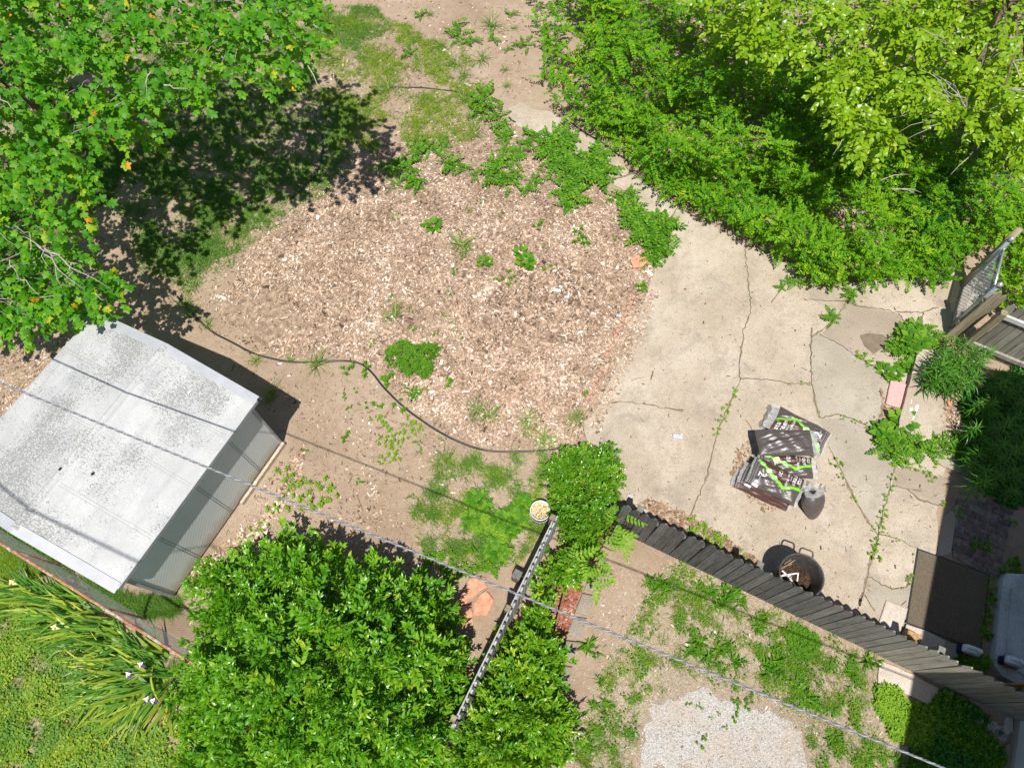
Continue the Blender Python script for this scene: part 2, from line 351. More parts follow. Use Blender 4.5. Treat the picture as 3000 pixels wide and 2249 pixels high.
def dpoly(P, poly):
    P = np.asarray(P, float); poly = np.asarray(poly, float); d = np.full(len(P), 1e9)
    for i in range(len(poly)):
        a, b = poly[i-1], poly[i]; ab = b-a; t = np.clip(((P-a)@ab)/(ab@ab+1e-9), 0, 1)
        d = np.minimum(d, np.linalg.norm(P-a-t[:, None]*ab, axis=1))
    return d
def sample(poly, n):
    poly = np.asarray(poly, float); mn, mx = poly.min(0), poly.max(0); out = []
    tot = 0
    while tot < n:
        P = mn+rs.rand(n*2+50, 2)*(mx-mn); P = P[inpoly(P, poly)]; out.append(P); tot += len(P)
    return np.concatenate(out)[:n]
_ph = rs.rand(12, 4)
def nz(x, y, f):
    v = 0
    for i in range(6):
        a = _ph[i, 0]*2*PI; k = f*(.6+.9*_ph[i, 1]); v = v+np.sin((x*np.cos(a)+y*np.sin(a))*k*2*PI+_ph[i, 2]*40+1.3*np.sin((x*np.sin(a)-y*np.cos(a))*k*4+_ph[i, 3]*9))
    return v/6*1.6
def rough(poly, step=.12, amp=.025):
    p = np.asarray(poly, float)[:, :2]; out = []
    for i in range(len(p)):
        a, b = p[i], p[(i+1) % len(p)]; L_ = np.linalg.norm(b-a); n = max(1, int(L_/step)); nn = np.array([-(b-a)[1], (b-a)[0]])/(L_+1e-9)
        for k in range(n): out.append(a+(b-a)*k/n+(nn*np.clip(rs.randn(), -1.6, 1.6)*amp if k else 0))
    return np.array(out)
def gp(pl, ox=0, oy=0, s=1., z=0.): return np.array([G(ox+x/s, oy+y/s, z) for x, y in pl])
c1 = lambda pl: [(x/2.211, y/2.211) for x, y in pl]
c2 = lambda pl: [(1000+x/2.211, y/2.211) for x, y in pl]
c3 = lambda pl: [(2000+x/2.211, y/2.211) for x, y in pl]
c5 = lambda pl: [(1000+x/2.211, 750+y/2.211) for x, y in pl]
c6 = lambda pl: [(2000+x/2.211, 750+y/2.211) for x, y in pl]
c7 = lambda pl: [(x/2.212, 1500+y/2.212) for x, y in pl]
c8 = lambda pl: [(1000+x/2.212, 1500+y/2.212) for x, y in pl]
c9 = lambda pl: [(2000+x/2.212, 1500+y/2.212) for x, y in pl]
def XY(pl, z=0.): return np.array([G(x, y, z) for x, y in pl])
# ------------------------------------------------------------------ leaf templates: dict V,q,t,r
def T(V, q=(), t=(), r=None):
    q = np.array(q, int).reshape(-1, 4); t = np.array(t, int).reshape(-1, 3)
    return dict(V=np.array(V, float), q=q, t=t, rq=np.zeros(len(q)) if r is None else r[:len(q)], rt=np.zeros(len(t)) if r is None else r[len(q):])
def ovate(L=1, Wd=.5, fold=.18, curl=.2, wide=.4):
    h = Wd/2; z = fold*Wd
    V = [(0, 0, 0), (L*.5, 0, .02*L), (L, 0, -curl*L), (L*.16, h*.62, z*.6), (L*wide, h, z), (L*.74, h*.62, z*.5-curl*.35*L), (L*.16, -h*.62, z*.6), (L*wide, -h, z), (L*.74, -h*.62, z*.5-curl*.35*L)]
    return T(V, [[0, 1, 4, 3], [1, 2, 5, 4], [0, 6, 7, 1], [1, 7, 8, 2]])
def simple(L=1, Wd=.6, fold=.15, curl=.1):
    h = Wd/2; V = [(0, 0, 0), (L*.95, 0, -curl*L), (L*.3, h, fold*Wd), (L*.7, h*.75, fold*Wd*.6-curl*.4*L), (L*.3, -h, fold*Wd), (L*.7, -h*.75, fold*Wd*.6-curl*.4*L)]
    return T(V, [[0, 1, 3, 2], [0, 4, 5, 1]])
def maple_leaf():
    out = [(0, .0), (-.10, .2), (.02, .52), (.20, .36), (.40, .62), (.62, .58), (.58, .28), (.80, .24), (1.05, 0)]
    pts = out+[(x, -y) for x, y in out[-2:0:-1]]; V = [(.32, 0, .04)]+[(x, y, -.25*((x-.3)**2+y*y)) for x, y in pts]
    n = len(pts); return T(V, t=[[0, i+1, (i+1) % n+1] for i in range(n)])
def blade(L=1, Wd=.06, bend=.4, seg=3):
    V = []; q = []
    for i in range(seg+1):
        f = i/seg; w_ = Wd*(1-f**2*.93)/2; x = L*(math.sin(f*bend)/bend if bend > .01 else f)*1.; z = -L*(1-math.cos(f*bend))/max(bend, .01)
        V += [(x, w_, z), (x, -w_, z)]
        if i: q.append([2*i-2, 2*i-1, 2*i+1, 2*i])
    return T(V, q)
def merge(items):
    """items: (template, R, pos, scale, r)"""
    V = []; q = []; t = []; rq = []; rt = []; o = 0
    for tp, R, p, s, r in items:
        V.append(tp['V']@np.asarray(R).T*s+np.asarray(p)); q.append(tp['q']+o); t.append(tp['t']+o)
        rq.append(tp['rq']+r); rt.append(tp['rt']+r); o += len(tp['V'])
    return dict(V=np.concatenate(V), q=np.concatenate(q), t=np.concatenate(t), rq=np.concatenate(rq), rt=np.concatenate(rt))
def scatter(mb, tps, pos, yaw, pitch, roll, sc, rnd, wr=.45):
    n = len(pos); yaw, pitch, roll, sc, rnd = [np.broadcast_to(np.asarray(a, float), (n,)) for a in (yaw, pitch, roll, sc, rnd)]
    which = rs.randint(0, len(tps), n)
    for k, tp in enumerate(tps):
        I = np.where(which == k)[0]
        if not len(I): continue
        R = rot(yaw[I], pitch[I], roll[I])
        V = np.einsum('nij,mj->nmi', R, tp['V'])*sc[I][:, None, None]+pos[I][:, None]
        m = len(tp['V']); off = (np.arange(len(I))*m)[:, None, None]
        q = (tp['q'][None]+off).reshape(-1, 4); t = (tp['t'][None]+off).reshape(-1, 3)
        rq = np.clip(rnd[I][:, None]*(1-wr)+wr*tp['rq'][None], 0, 1).ravel(); rt = np.clip(rnd[I][:, None]*(1-wr)+wr*tp['rt'][None], 0, 1).ravel()
        mb.raw(V.reshape(-1, 3), q, t, rq, rt)
def sprig(leaf, n=10, L=.25, ls=(.06, .09), ang=.9, droop=.3, arch=.3, term=3, flat=.4):
    """a twig along +x with alternating leaves and a terminal whorl"""
    it = []
    for i in range(n):
        f = (i+.6)/n; side = 1 if i % 2 else -1
        p = (L*f, 0, -arch*L*f*f+.0)
        it.append((leaf, rot(side*(ang+rs.randn()*.25)*(1-.35*f), -droop+rs.randn()*.25+.2, rs.randn()*flat), p, rs.uniform(*ls)*(1-.15*f), rs.rand()))
    for i in range(term):
        it.append((leaf, rot((i-(term-1)/2)*.8+rs.randn()*.15, .15-droop+rs.randn()*.2, rs.randn()*flat), (L, 0, -arch*L), rs.uniform(*ls)*.85, .5+.5*rs.rand()))
    return merge(it)
def rosette(leaf, n=9, ls=(.06, .09), p0=.25, p1=1.1, stem=.0):
    it = []
    for i in range(n):
        f = i/max(1, n-1)
        it.append((leaf, rot(i*2.4+rs.randn()*.25, p0+(p1-p0)*f+rs.randn()*.12, rs.randn()*.25), (0, 0, stem*f), rs.uniform(*ls)*(1-.35*f), .25+.6*f+.15*rs.rand()))
    return merge(it)
def compound(leaf, n=5, L=.2, ls=(.03, .04)):
    it = []
    for i in range(n):
        f = (i+1)/(n+.5); x = L*f; z = -.25*L*f*f
        for s in (1, -1): it.append((leaf, rot(s*(1.2-.3*f), rs.randn()*.12-.1, s*.2+rs.randn()*.1), (x, 0, z), rs.uniform(*ls)*(1-.3*abs(f-.45)), rs.rand()))
    it.append((leaf, rot(0, -.2, 0), (L, 0, -.25*L), ls[1], rs.rand()))
    it.append((blade(L, .005, .4, 2), rot(0, 0, 0), (0, 0, 0), 1., .5))
    return merge(it)
OV = ovate(1, .5); OVW = ovate(1, .66, .12, .15); LAN = ovate(1, .3, .2, .2); LANC = ovate(1, .10, .25, .35); SIM = simple(); RND = simple(1, .9, .08, .05); MAP = maple_leaf()
# ================================================================== GROUND
mb = MB(); mb.sheet([(-160, -160), (160, -160), (160, 160), (-160, 160)], 0.); struct(mb.build('ground', 'dirt'))
path_r = c2([(1085, 710), (1170, 665), (1260, 720), (1360, 730), (1500, 830), (1690, 950), (1800, 1060), (1960, 1190), (2180, 1335), (2160, 1380), (2125, 1450)])
path_l = c2([(1085, 760), (1140, 820), (1240, 880), (1400, 930), (1560, 1060), (1760, 1200), (1920, 1290), (1930, 1390), (2100, 1450)])
mb = MB(); mb.prism(rough(XY(path_r+path_l[::-1]), .1, .012), -.05, .022); struct(mb.build('path', 'concrete'))
patio = [(1975, 612), (2000, 620), (2080, 660), (2136, 690), (2190, 725), (2260, 750), (2350, 800), (2440, 850), (2560, 810), (2700, 790), (2830, 800), (2850, 850), (2820, 930), (2790, 985), (2720, 1010), (2760, 1180), (2790, 1330), (2745, 1420), (2740, 1620), (2700, 1700),
         (2620, 1870), (2560, 1890), (2200, 1700), (2010, 1580), (1870, 1520), (1810, 1440), (1790, 1340), (1719, 1292), (1710, 1238), (1755, 1188), (1805, 1075), (1846, 1012), (1900, 840), (1918, 790), (1950, 700)]
mb = MB(); mb.prism(rough(XY(patio), .15, .012), -.05, .03); struct(mb.build('patio', 'concrete'))
def slab(pl, z, mat, name='patio_slab', amp=.006):
    mb = MB(); mb.sheet(rough(XY(pl), .15, amp), z); return struct(mb.build(name, mat))
slab(c6([(838, 520), (882, 512), (1010, 582), (1130, 660), (1250, 740), (1320, 820), (1300, 1000), (1230, 1115), (1060, 1042), (885, 1050), (852, 900), (832, 700)]), .034, 'concrete_grey')
slab(c6([(1060, 312), (1200, 342), (1395, 380), (1450, 460), (1500, 560), (1340, 560), (1235, 650), (1130, 655), (1010, 578), (895, 505), (960, 440)]), .034, 'concrete_brown')
slab(c6([(1140, 520), (1200, 505), (1290, 515), (1345, 560), (1290, 600), (1230, 640), (1170, 590)]), .038, 'wet' if 'wet' in M else plain('wet', (.20, .15, .105), .6, .4, .15, 8, .2), 'wet_stain', .012)
slab(c6([(890, 1055), (1060, 1048), (1228, 1118), (1300, 1230), (1368, 1370), (1330, 1500), (1295, 1650)]) + c9([(1262, 140), (1210, 88), (1160, 0)]) + c6([(1060, 1480), (1000, 1350), (940, 1240)]), .034, 'concrete_grey')
slab(c6([(1375, 1370), (1560, 1400), (1700, 1450), (1690, 1590), (1640, 1618), (1530, 1578), (1450, 1510), (1350, 1490)]), .034, 'concrete_brown')
slab(c9([(1205, 425), (1330, 492), (1440, 495), (1480, 420), (1440, 640), (1310, 575), (1260, 690), (1180, 540)]), .034, 'concrete_grey')
# cracks: dark open joints of varying width
cr = [c6([(410, -150), (405, 0), (410, 70), (430, 260), (440, 360), (390, 480), (380, 600), (360, 720), (370, 800), (350, 860), (310, 950), (280, 1010), (240, 1090), (210, 1180), (200, 1250), (165, 1370), (150, 1430), (60, 1650), (30, 1720)]),
      c6([(370, 800), (500, 800), (600, 810), (700, 830), (830, 830)]), c6([(830, 470), (825, 600), (830, 800), (850, 940), (880, 1050)]), c6([(830, 530), (880, 500), (960, 440), (1060, 310), (1080, 230)]),
      c6([(880, 510), (1010, 580), (1130, 660), (1250, 740)]), c6([(880, 1050), (1000, 1030), (1120, 1070), (1230, 1120)]), c6([(1060, 310), (1200, 340), (1400, 370), (1550, 370), (1650, 340)]),
      c6([(1550, 370), (1530, 460)]), c6([(1390, 380), (1450, 450)]), c6([(940, 1240), (1000, 1350), (1060, 1480), (1100, 1570), (1150, 1650)])+c9([(1210, 90), (1260, 150)]),
      c6([(1370, 1370), (1340, 1480), (1310, 1600), (1290, 1658)])+c9([(1270, 90), (1260, 160), (1240, 250), (1210, 330), (1180, 470), (1140, 610)]), c9([(1260, 140), (1400, 180), (1520, 240)]),
      c6([(1360, 1490), (1450, 1510), (1530, 1580), (1650, 1620), (1690, 1600)]), c5([(1660, 960), (1850, 950), (2000, 970), (2211, 1010)]), c9([(1200, 420), (1330, 490), (1440, 490), (1480, 400)]),
      c6([(780, 285), (1060, 300)]), c6([(1540, 1520), (1450, 1510)]), c9([(1140, 610), (1160, 520), (1240, 640)]), c2([(2120, 1450), (2180, 1340)]), c2([(1750, 1180), (1960, 1100)])]
mb = MB(); mb_d = MB()
for pl in cr:
    P = XY(pl)[:, :2]; Q = []
    for i in range(len(P)-1):
        n = max(2, int(np.linalg.norm(P[i+1]-P[i])/.05))
        Q += [P[i]+(P[i+1]-P[i])*k/n for k in range(n)]
    Q = np.array(Q+[P[-1]]); Q[1:-1] += rs.randn(len(Q)-2, 2)*.009
    d = np.gradient(Q, axis=0); d /= np.linalg.norm(d, axis=1)[:, None]+1e-9; nn = np.c_[-d[:, 1], d[:, 0]]
    wd2 = np.clip(.004+.022*nz(Q[:, 0]+7, Q[:, 1], 1.7)+.008*rs.rand(len(Q)), .0, .05)[:, None]; mb_d.grid(np.stack([np.c_[Q+nn*wd2, np.full(len(Q), .0388)], np.c_[Q-nn*wd2*.8, np.full(len(Q), .0388)]], 0))
    wd = (.0022+.003*rs.rand(len(Q))+.004*np.abs(nz(Q[:, 0], Q[:, 1], 1.)))[:, None]
    mb.grid(np.stack([np.c_[Q+nn*wd, np.full(len(Q), .0395)], np.c_[Q-nn*wd, np.full(len(Q), .0395)]], 0))
struct(mb_d.build('crack_dirt', plain('crack_dirt', (.30, .24, .165), .95, .1, .2, 20, .2)))
struct(mb.build('patio_cracks', plain('crack', (.15, .11, .075), .95, .1, .4, 12, .2)))
mb = MB(); mb.prism(rough(XY(c9([(1268, 965), (1490, 1050), (1650, 1140), (1640, 1270), (1480, 1190), (1260, 1110)])), .1, .006), -.03, .03); struct(mb.build('path', 'concrete_pale'))
mb = MB(); mb.prism(XY(c9([(1690, 30), (1790, -60), (1760, 60), (1745, 200), (1730, 270), (1640, 290)])), -.03, .026); struct(mb.build('path', 'concrete_grey'))
mb = MB(); mb.prism(XY([(2825, 830), (2880, 830), (2900, 870), (2870, 930), (2825, 925), (2815, 880)]), -.03, .03)
struct(mb.build('path', 'concrete_pale'))
grav = c9([(-270, 1657), (-260, 1420), (-180, 1240), (0, 1190), (130, 1130), (330, 1230), (560, 1280), (700, 1350), (770, 1480), (800, 1680)])
mb = MB(); mb.sheet(rough(XY(grav), .09, .045), .006); struct(mb.build('gravel', 'gravel'))
# brick paving in the shade: bricks with gaps on a bed of mortar
bp = XY(c9([(1760, 40), (1800, -80), (2130, -40), (2110, 100), (2060, 330), (2040, 430), (1960, 405), (1745, 285)]))
mb = MB(); mb.prism(bp, -.02, .02); bo = struct(mb.build('brick_bed', 'mortar'))
u_ = np.array([.46, .888]); v_ = np.array([.888, -.46])
mb = MB(); ctr = bp[:, :2].mean(0)
for i in range(-9, 10):
    for j in range(-8, 9):
        p = ctr+v_*(i*.215+(.1 if j % 2 else 0))+u_*j*.107
        if inpoly([p], bp[:, :2])[0] and rs.rand() < .82:
            a = rs.randn()*.05; ax = (v_[0]*math.cos(a)-v_[1]*math.sin(a), v_[0]*math.sin(a)+v_[1]*math.cos(a), 0); ay = (-ax[1], ax[0], 0)
            mb.box((*p, .02+rs.rand()*.01), .185, .083, .03, ax, ay, bev=.006)
struct(mb.build('brick_paving', 'paver_brick'))
# ================================================================== wood chips, gravel stones, red mulch, litter
CH = [T([(-.5, -.5, 0), (0, -.5, .12), (.5, -.42, 0), (-.5, .5, 0), (0, .5, .1), (.5, .4, .05)], [[0, 1, 4, 3], [1, 2, 5, 4]]),
      T([(-.5, -.35, .05), (0, -.5, 0), (.55, -.1, .1), (-.45, .5, 0), (0, .4, .06), (.5, .3, 0)], [[0, 1, 4, 3], [1, 2, 5, 4]])]
def elong(tp, a, b): return dict(tp, V=tp['V']*np.array([a, b, b]))
CHS = [elong(CH[0], 1, .42), elong(CH[1], 1, .55), elong(CH[0], 1.4, .22), elong(CH[1], .8, .6)]
bed = [(600, 925), (660, 970), (760, 1035), (850, 1055), (930, 1055), (1010, 1050), (1070, 1062), (1110, 1100), (1180, 1180), (1280, 1255), (1390, 1305), (1460, 1318), (1560, 1320), (1680, 1310), (1750, 1250), (1775, 1180), (1825, 1070), (1865, 1000), (1925, 840), (1940, 720), (1880, 640), (1800, 560), (1700, 490), (1600, 430), (1500, 370), (1480, 340), (1380, 330), (1250, 360), (1080, 420), (970, 500), (880, 590), (760, 690), (700, 760), (680, 830), (600, 880)]
def chips(name, poly, n, mat, size, fn=None, z=(.004, .022), label=None):
    P = sample(poly, n)
    X = G(P[:, 0], P[:, 1], 0.)
    keep = np.ones(len(X), bool)
    if fn is not None: keep = rs.rand(len(X)) < fn(P, X)
    X = X[keep]; n = len(X)
    X[:, 2] = rs.uniform(z[0], z[1], n)
    mb = MB(); r = np.clip(.555+.23*rs.randn(n)+.13*nz(X[:, 0], X[:, 1], .8)+.08*nz(X[:, 0], X[:, 1], 2.5), 0, 1)
    scatter(mb, CHS, X, rs.rand(n)*2*PI, rs.randn(n)*.22, rs.randn(n)*.3, rs.gamma(4, size/4, n).clip(size*.35, size*2.2), r, 0.)
    return tag(mb.build(name, mat), kind='stuff')
bare = np.array([(600, 900), (800, 840), (860, 900), (900, 960), (760, 1020), (640, 960)])
def bedf(P, X):
    d = dpoly(P, bed)/190.; f = np.clip(.25+d*3.2, 0, 1)*np.clip(.86+.3*nz(X[:, 0], X[:, 1], .5), .25, 1)
    f *= np.where(inpoly(P, bare), .16, 1.)
    up = np.clip((P[:, 1]-330)/260, .25, 1); return f*up
bb_ = np.array(bed, float); bcen = bb_.mean(0); mb = MB(); mb.sheet(rough(XY(bcen+(bb_-bcen)*.93), .10, .05), .003); struct(mb.build('mulch_bed', plain('mulch_base', (.33, .24, .17), .95, .1, .3, 9, .6)))
chips('wood_chips', bed, 118000, 'chips', .029, bedf); chips('wood_chips', bed, 5000, 'chips', .06, bedf, (.012, .03))
chips('bark_shreds', [(1450, 850), (1560, 760), (1760, 800), (1800, 930), (1700, 1010), (1540, 1000), (1380, 1060), (1400, 940)], 2200, 'shreds', .05, lambda P, X: np.clip(.35+.9*nz(X[:, 0], X[:, 1], .8), 0, 1), (.012, .03))
sp = [(880, 80), (1000, 0), (1560, 0), (1560, 260), (1500, 340), (1640, 500), (1560, 560), (1200, 420), (1000, 520), (860, 640), (780, 760), (560, 900), (500, 860), (700, 600), (900, 300)]
chips('wood_chips', sp, 9000, 'chips', .036, lambda P, X: np.clip(.35+.6*nz(X[:, 0], X[:, 1], .7), .05, 1), (.003, .012))
sp2 = [(840, 1080), (1080, 1090), (1160, 1190), (1300, 1280), (1420, 1340), (1380, 1440), (1200, 1540), (1000, 1560), (780, 1620), (640, 1760), (560, 1720), (700, 1540), (840, 1320), (900, 1240), (780, 1120)]
chips('wood_chips', sp2, 3600, 'chips', .034, lambda P, X: np.clip(.25+.7*nz(X[:, 0], X[:, 1], .6), .05, 1), (.003, .01))
chips('wood_chips', [(700, 1560), (800, 1480), (860, 1330), (900, 1290), (880, 1400), (800, 1540), (660, 1700), (560, 1740), (540, 1680)], 1400, 'chips', .045, None, (.003, .012))
chips('wood_chips', [(0, 960), (240, 960), (220, 1020), (60, 1160), (0, 1280), (-60, 1280)], 1500, 'chips', .035, None, (.003, .01))
chips('wood_chips', [(1730, 1250), (1830, 1050), (1910, 840), (1935, 860), (1870, 1060), (1800, 1180), (1770, 1320)], 2600, 'chips', .03, lambda P, X: np.clip(1.1-dpoly(P, [(1725, 1240), (1900, 840), (1899, 840)])/45, .02, 1), (.033, .045))
chips('red_mulch', c8([(1400, 500), (1560, 480), (1530, 560), (1500, 660), (1460, 780), (1390, 830), (1380, 700)]), 1500, 'redchips', .05, None, (.004, .03))
chips('leaf_litter', [(1840, 1500), (1900, 1460), (2000, 1500), (2110, 1570), (2230, 1650), (2215, 1690), (2100, 1640), (1980, 1570), (1880, 1530)], 900, 'litter', .05, None, (.034, .055))
chips('leaf_litter', patio, 420, 'litter', .028, lambda P, X: np.clip(.3+.8*nz(X[:, 0], X[:, 1], .6), .05, 1), (.044, .05))
chips('leaf_litter', c6([(1270, 830), (1320, 960), (1400, 1000), (1380, 1080), (1250, 1080), (1280, 980)]), 160, 'litter', .035, None, (.044, .055))
chips('leaf_litter', c6([(1640, 1000), (1760, 980), (1840, 1150), (1700, 1200)]), 350, 'chips', .05, None, (.004, .03))
chips('leaf_litter', c6([(330, 1480), (300, 1420), (350, 1250), (440, 1180), (480, 1600), (640, 1640), (500, 1650)]), 160, 'litter', .05, None, (.044, .06))
chips('leaf_litter', c9([(1640, 1220), (1750, 1210), (1900, 1300), (2120, 1400), (2050, 1560), (1900, 1450), (1750, 1350)]), 900, 'stones', .04, None, (.004, .02))
TWG = [elong(CH[0], 1.6, .10), elong(CH[1], 1.2, .16), elong(CH[0], 1, .3)]
_C = CHS; CHS = TWG
soil_ = [(900, 0), (1560, 0), (1500, 330), (1000, 520), (620, 900), (900, 1060), (1180, 1180), (1660, 1330), (1640, 1560), (1250, 1700), (800, 1640), (560, 1780), (660, 1560), (860, 1300), (540, 880), (250, 940), (0, 1250), (0, 900), (400, 350)]
chips('soil_debris', soil_, 7000, 'shreds', .035, None, (.002, .008)); chips('soil_debris', [(1700, 1620), (1900, 1650), (2560, 1960), (2600, 2249), (1640, 2249), (1760, 1980)], 3000, 'chips', .03, None, (.002, .01)); chips('patio_debris', patio, 500, 'shreds', .03, None, (.043, .046)); CHS = _C
STN = [T([(.5, 0, 0), (.1, .45, 0), (-.5, .1, 0), (-.1, -.45, 0), (.05, 0, .3)], t=[[0, 1, 4], [1, 2, 4], [2, 3, 4], [3, 0, 4]])]
big_ = [(1790, 2300), (1830, 2100), (1890, 2010), (2010, 1950), (2130, 1990), (2300, 2030), (2370, 2080), (2420, 2180), (2430, 2300)]; P = np.concatenate([sample(grav, 6000), sample(big_, 4000)]); X = G(P[:, 0], P[:, 1], .008); d = dpoly(P, grav)/190; kk = rs.rand(len(X)) < np.clip(.9-d*.2, .3, 1); X = X[kk]
mb = MB(); scatter(mb, STN, X, rs.rand(len(X))*6.3, 0, 0, rs.gamma(4, .0036, len(X)).clip(.006, .035), rs.rand(len(X)), 0); tag(mb.build('gravel_stones', 'stones'), kind='stuff')
P = sample([(1700, 1620), (1900, 1650), (1880, 1800), (1760, 1980), (1700, 2200), (1640, 2249), (1660, 1900)], 1100); X = G(P[:, 0], P[:, 1], .002)
mb = MB(); scatter(mb, STN, X, rs.rand(len(X))*6.3, 0, 0, rs.gamma(3, .004, len(X)).clip(.006, .03), rs.rand(len(X)), 0); tag(mb.build('gravel_stones', 'stones'), kind='stuff')
# ================================================================== grass
def tuft(n, L, Wd, spread=.03, lean=(.5, 1.35), bend=(.3, 1.1)):
    return merge([(blade(1, Wd/L, rs.uniform(*bend), 3), rot(rs.rand()*2*PI, rs.uniform(*lean), rs.randn()*.6), (rs.randn()*spread, rs.randn()*spread, 0), L*rs.uniform(.55, 1.15), rs.rand()) for _ in range(n)])
TUF = [tuft(12, .085, .007) for _ in range(5)]; TUL = [tuft(16, .15, .008, .03, (.45, 1.3)) for _ in range(4)]
CLV = [merge([(RND, rot(rs.rand()*6.3, rs.uniform(-.2, .5), rs.randn()*.3), (rs.randn()*.035, rs.randn()*.035, .02+rs.rand()*.03), rs.uniform(.018, .03), rs.rand()) for _ in range(12)]) for _ in range(4)]
STR = [tuft(7, .10, .005, .04, (.02, .25), (.1, .6)) for _ in range(4)]
LFY0 = [rosette(OV, 8, (.045, .075), .1, .8, .06) for _ in range(5)]
def lawn(name, poly, n, tps, mat, sc=(.7, 1.3), fn=None, z=0.):
    P = sample(poly, n); X = G(P[:, 0], P[:, 1], z)
    if fn is not None: k_ = rs.rand(len(X)) < fn(P, X); X = X[k_]
    n = len(X); mb = MB()
    scatter(mb, tps, X, rs.rand(n)*2*PI, 0, 0, rs.uniform(sc[0], sc[1], n), np.clip(.45+.2*rs.randn(n)+.18*nz(X[:, 0], X[:, 1], .6), 0, 1), .5)
    return tag(mb.build(name, mat), kind='stuff')
pat = lambda f, a=.5, b=1.1: (lambda P, X: np.clip(a+b*nz(X[:, 0], X[:, 1], f), .0, 1))
g1 = [(230, 420), (420, 330), (700, 260), (930, 250), (1080, 330), (1040, 470), (960, 580), (880, 610), (830, 650), (700, 760), (650, 820), (560, 860), (470, 830), (400, 790), (380, 690), (330, 600), (250, 540)]
lawn('grass', g1, 9500, TUF, 'grass', (.8, 1.7), lambda P, X: np.clip(.62+.8*nz(X[:, 0], X[:, 1], .55)+.7*nz(X[:, 0], X[:, 1], 2.2), .04, 1)*np.clip(.1+dpoly(P, g1)/90, 0, 1)); lawn('dry_grass', g1, 2600, STR, 'straw', (.6, 1.2))
g2 = [(900, 60), (1080, 40), (1340, 110), (1420, 240), (1420, 330), (1380, 420), (1180, 420), (1000, 450), (940, 300)]
lawn('grass', g2, 6500, TUF, 'grassy', (.6, 1.4), pat(.8, .5, 1.)); lawn('dry_grass', g2, 3200, STR, 'straw', (.7, 1.3), pat(.7, .6, .8))
lawn('grass', [(900, 20), (1100, 20), (1150, 80), (1060, 150), (930, 140)], 1500, TUF, 'grass', (.7, 1.3), pat(.9, .7))
lawn('grass', [(-100, -100), (900, -100), (930, 290), (400, 340), (330, 600), (200, 660), (-100, 900)], 11000, TUF, 'grass', (.8, 1.6), pat(.7, .75, .8))
g3 = c8([(430, 0), (560, -220), (700, -370), (900, -400), (1380, -390), (1300, -250), (1320, -100), (1340, 60), (1250, 200), (1180, 310), (1060, 340), (960, 300), (900, 380), (700, 340), (560, 280), (480, 180), (500, 80)])
lawn('grass', g3, 1500, TUL, 'grass', (.5, 1.0), pat(1.6, .3, 1.)); lawn('grass', g3, 1100, TUF, 'grassy', (.7, 1.4), pat(1.3, .3, 1.)); lawn('dry_grass', g3, 1500, STR, 'straw', (.7, 1.2))
g4 = [(-40, 1690), (60, 1740), (150, 1840), (180, 1900), (230, 2000), (250, 2080), (330, 2160), (480, 2130), (540, 2100), (560, 2249), (560, 2290), (-40, 2290)]
lawn('ground_cover', g4, 900, LFY0, 'weedl', (.5, .9), pat(2.3, .12, 1.5)); lawn('clover_lawn', g4, 1900, CLV, 'grass', (.9, 1.6), pat(1.9, .15, 1.4)); lawn('clover_lawn', g4, 2800, CLV, 'grassy', (.9, 1.6), lambda P, X: np.clip(.25+1.5*nz(X[:, 0]+4, X[:, 1]+2, 1.5), 0, 1)); lawn('grass', g4, 2000, TUF, 'grassy', (.7, 1.5), pat(.9, .5, 1.1)); lawn('grass', g4, 1000, TUL, 'grass', (.5, .9), pat(1.3, .35, 1.2)); lawn('dry_grass', g4, 3600, STR, 'straw', (.7, 1.3), pat(.7, .55, .9))
g5 = c9([(-120, 350), (-20, 300), (130, 380), (400, 500), (700, 680), (900, 770), (1260, 960), (1260, 1120), (1240, 1250), (1420, 1640), (1420, 1700), (780, 1700), (760, 1430), (640, 1300), (400, 1190), (150, 1090), (-60, 1140), (-180, 1230), (-300, 1500), (-330, 1700), (-780, 1700), (-560, 1100), (-350, 720)])
fg5 = lambda P, X: np.clip(.22+.55*nz(X[:, 0]+3, X[:, 1], .5)+.75*nz(X[:, 0], X[:, 1], 2.1)+.6*nz(X[:, 0], X[:, 1], 4.5), .03, 1)*np.clip(dpoly(P, g5)/40, .1, 1)
lawn('grass', g5, 4600, TUF, 'grassy', (.6, 1.3), fg5); lawn('grass', g5, 1700, TUL, 'grass', (.4, .8), fg5); lawn('clover_lawn', g5, 700, CLV, 'weed', (.8, 1.4), fg5); lawn('dry_grass', g5, 8000, STR, 'straw', (.7, 1.4))
g7 = c7([(0, 100), (110, 140), (220, 240), (500, 420), (780, 530), (1000, 580), (1170, 580), (1150, 640), (1000, 660), (850, 640), (600, 560), (350, 400), (200, 300), (0, 180)])
lawn('grass', g7, 1900, TUL, 'grass', (.6, 1.2), pat(1., .55, .9)); lawn('grass', c7([(0, 200), (180, 320), (250, 420), (120, 460), (60, 560), (0, 560)]), 500, TUF, 'grassy', (.7, 1.2))
lawn('grass', c7([(200, 340), (1150, 900), (1250, 960), (1200, 1300), (1000, 1400), (700, 1450), (400, 1200), (250, 900), (100, 600)]), 1200, TUF, 'grass', (.7, 1.3), pat(.8, .5, .9))
LFY = [rosette(OV, 8, (.045, .075), .1, .8, .06) for _ in range(5)]
lawn('ground_cover', c9([(1250, 1130), (1330, 1120), (1490, 1200), (1640, 1290), (1640, 1370), (1560, 1500), (1450, 1500), (1320, 1440), (1240, 1250)]), 900, LFY, 'weedl', (.7, 1.4), pat(1.2, .8, .8))
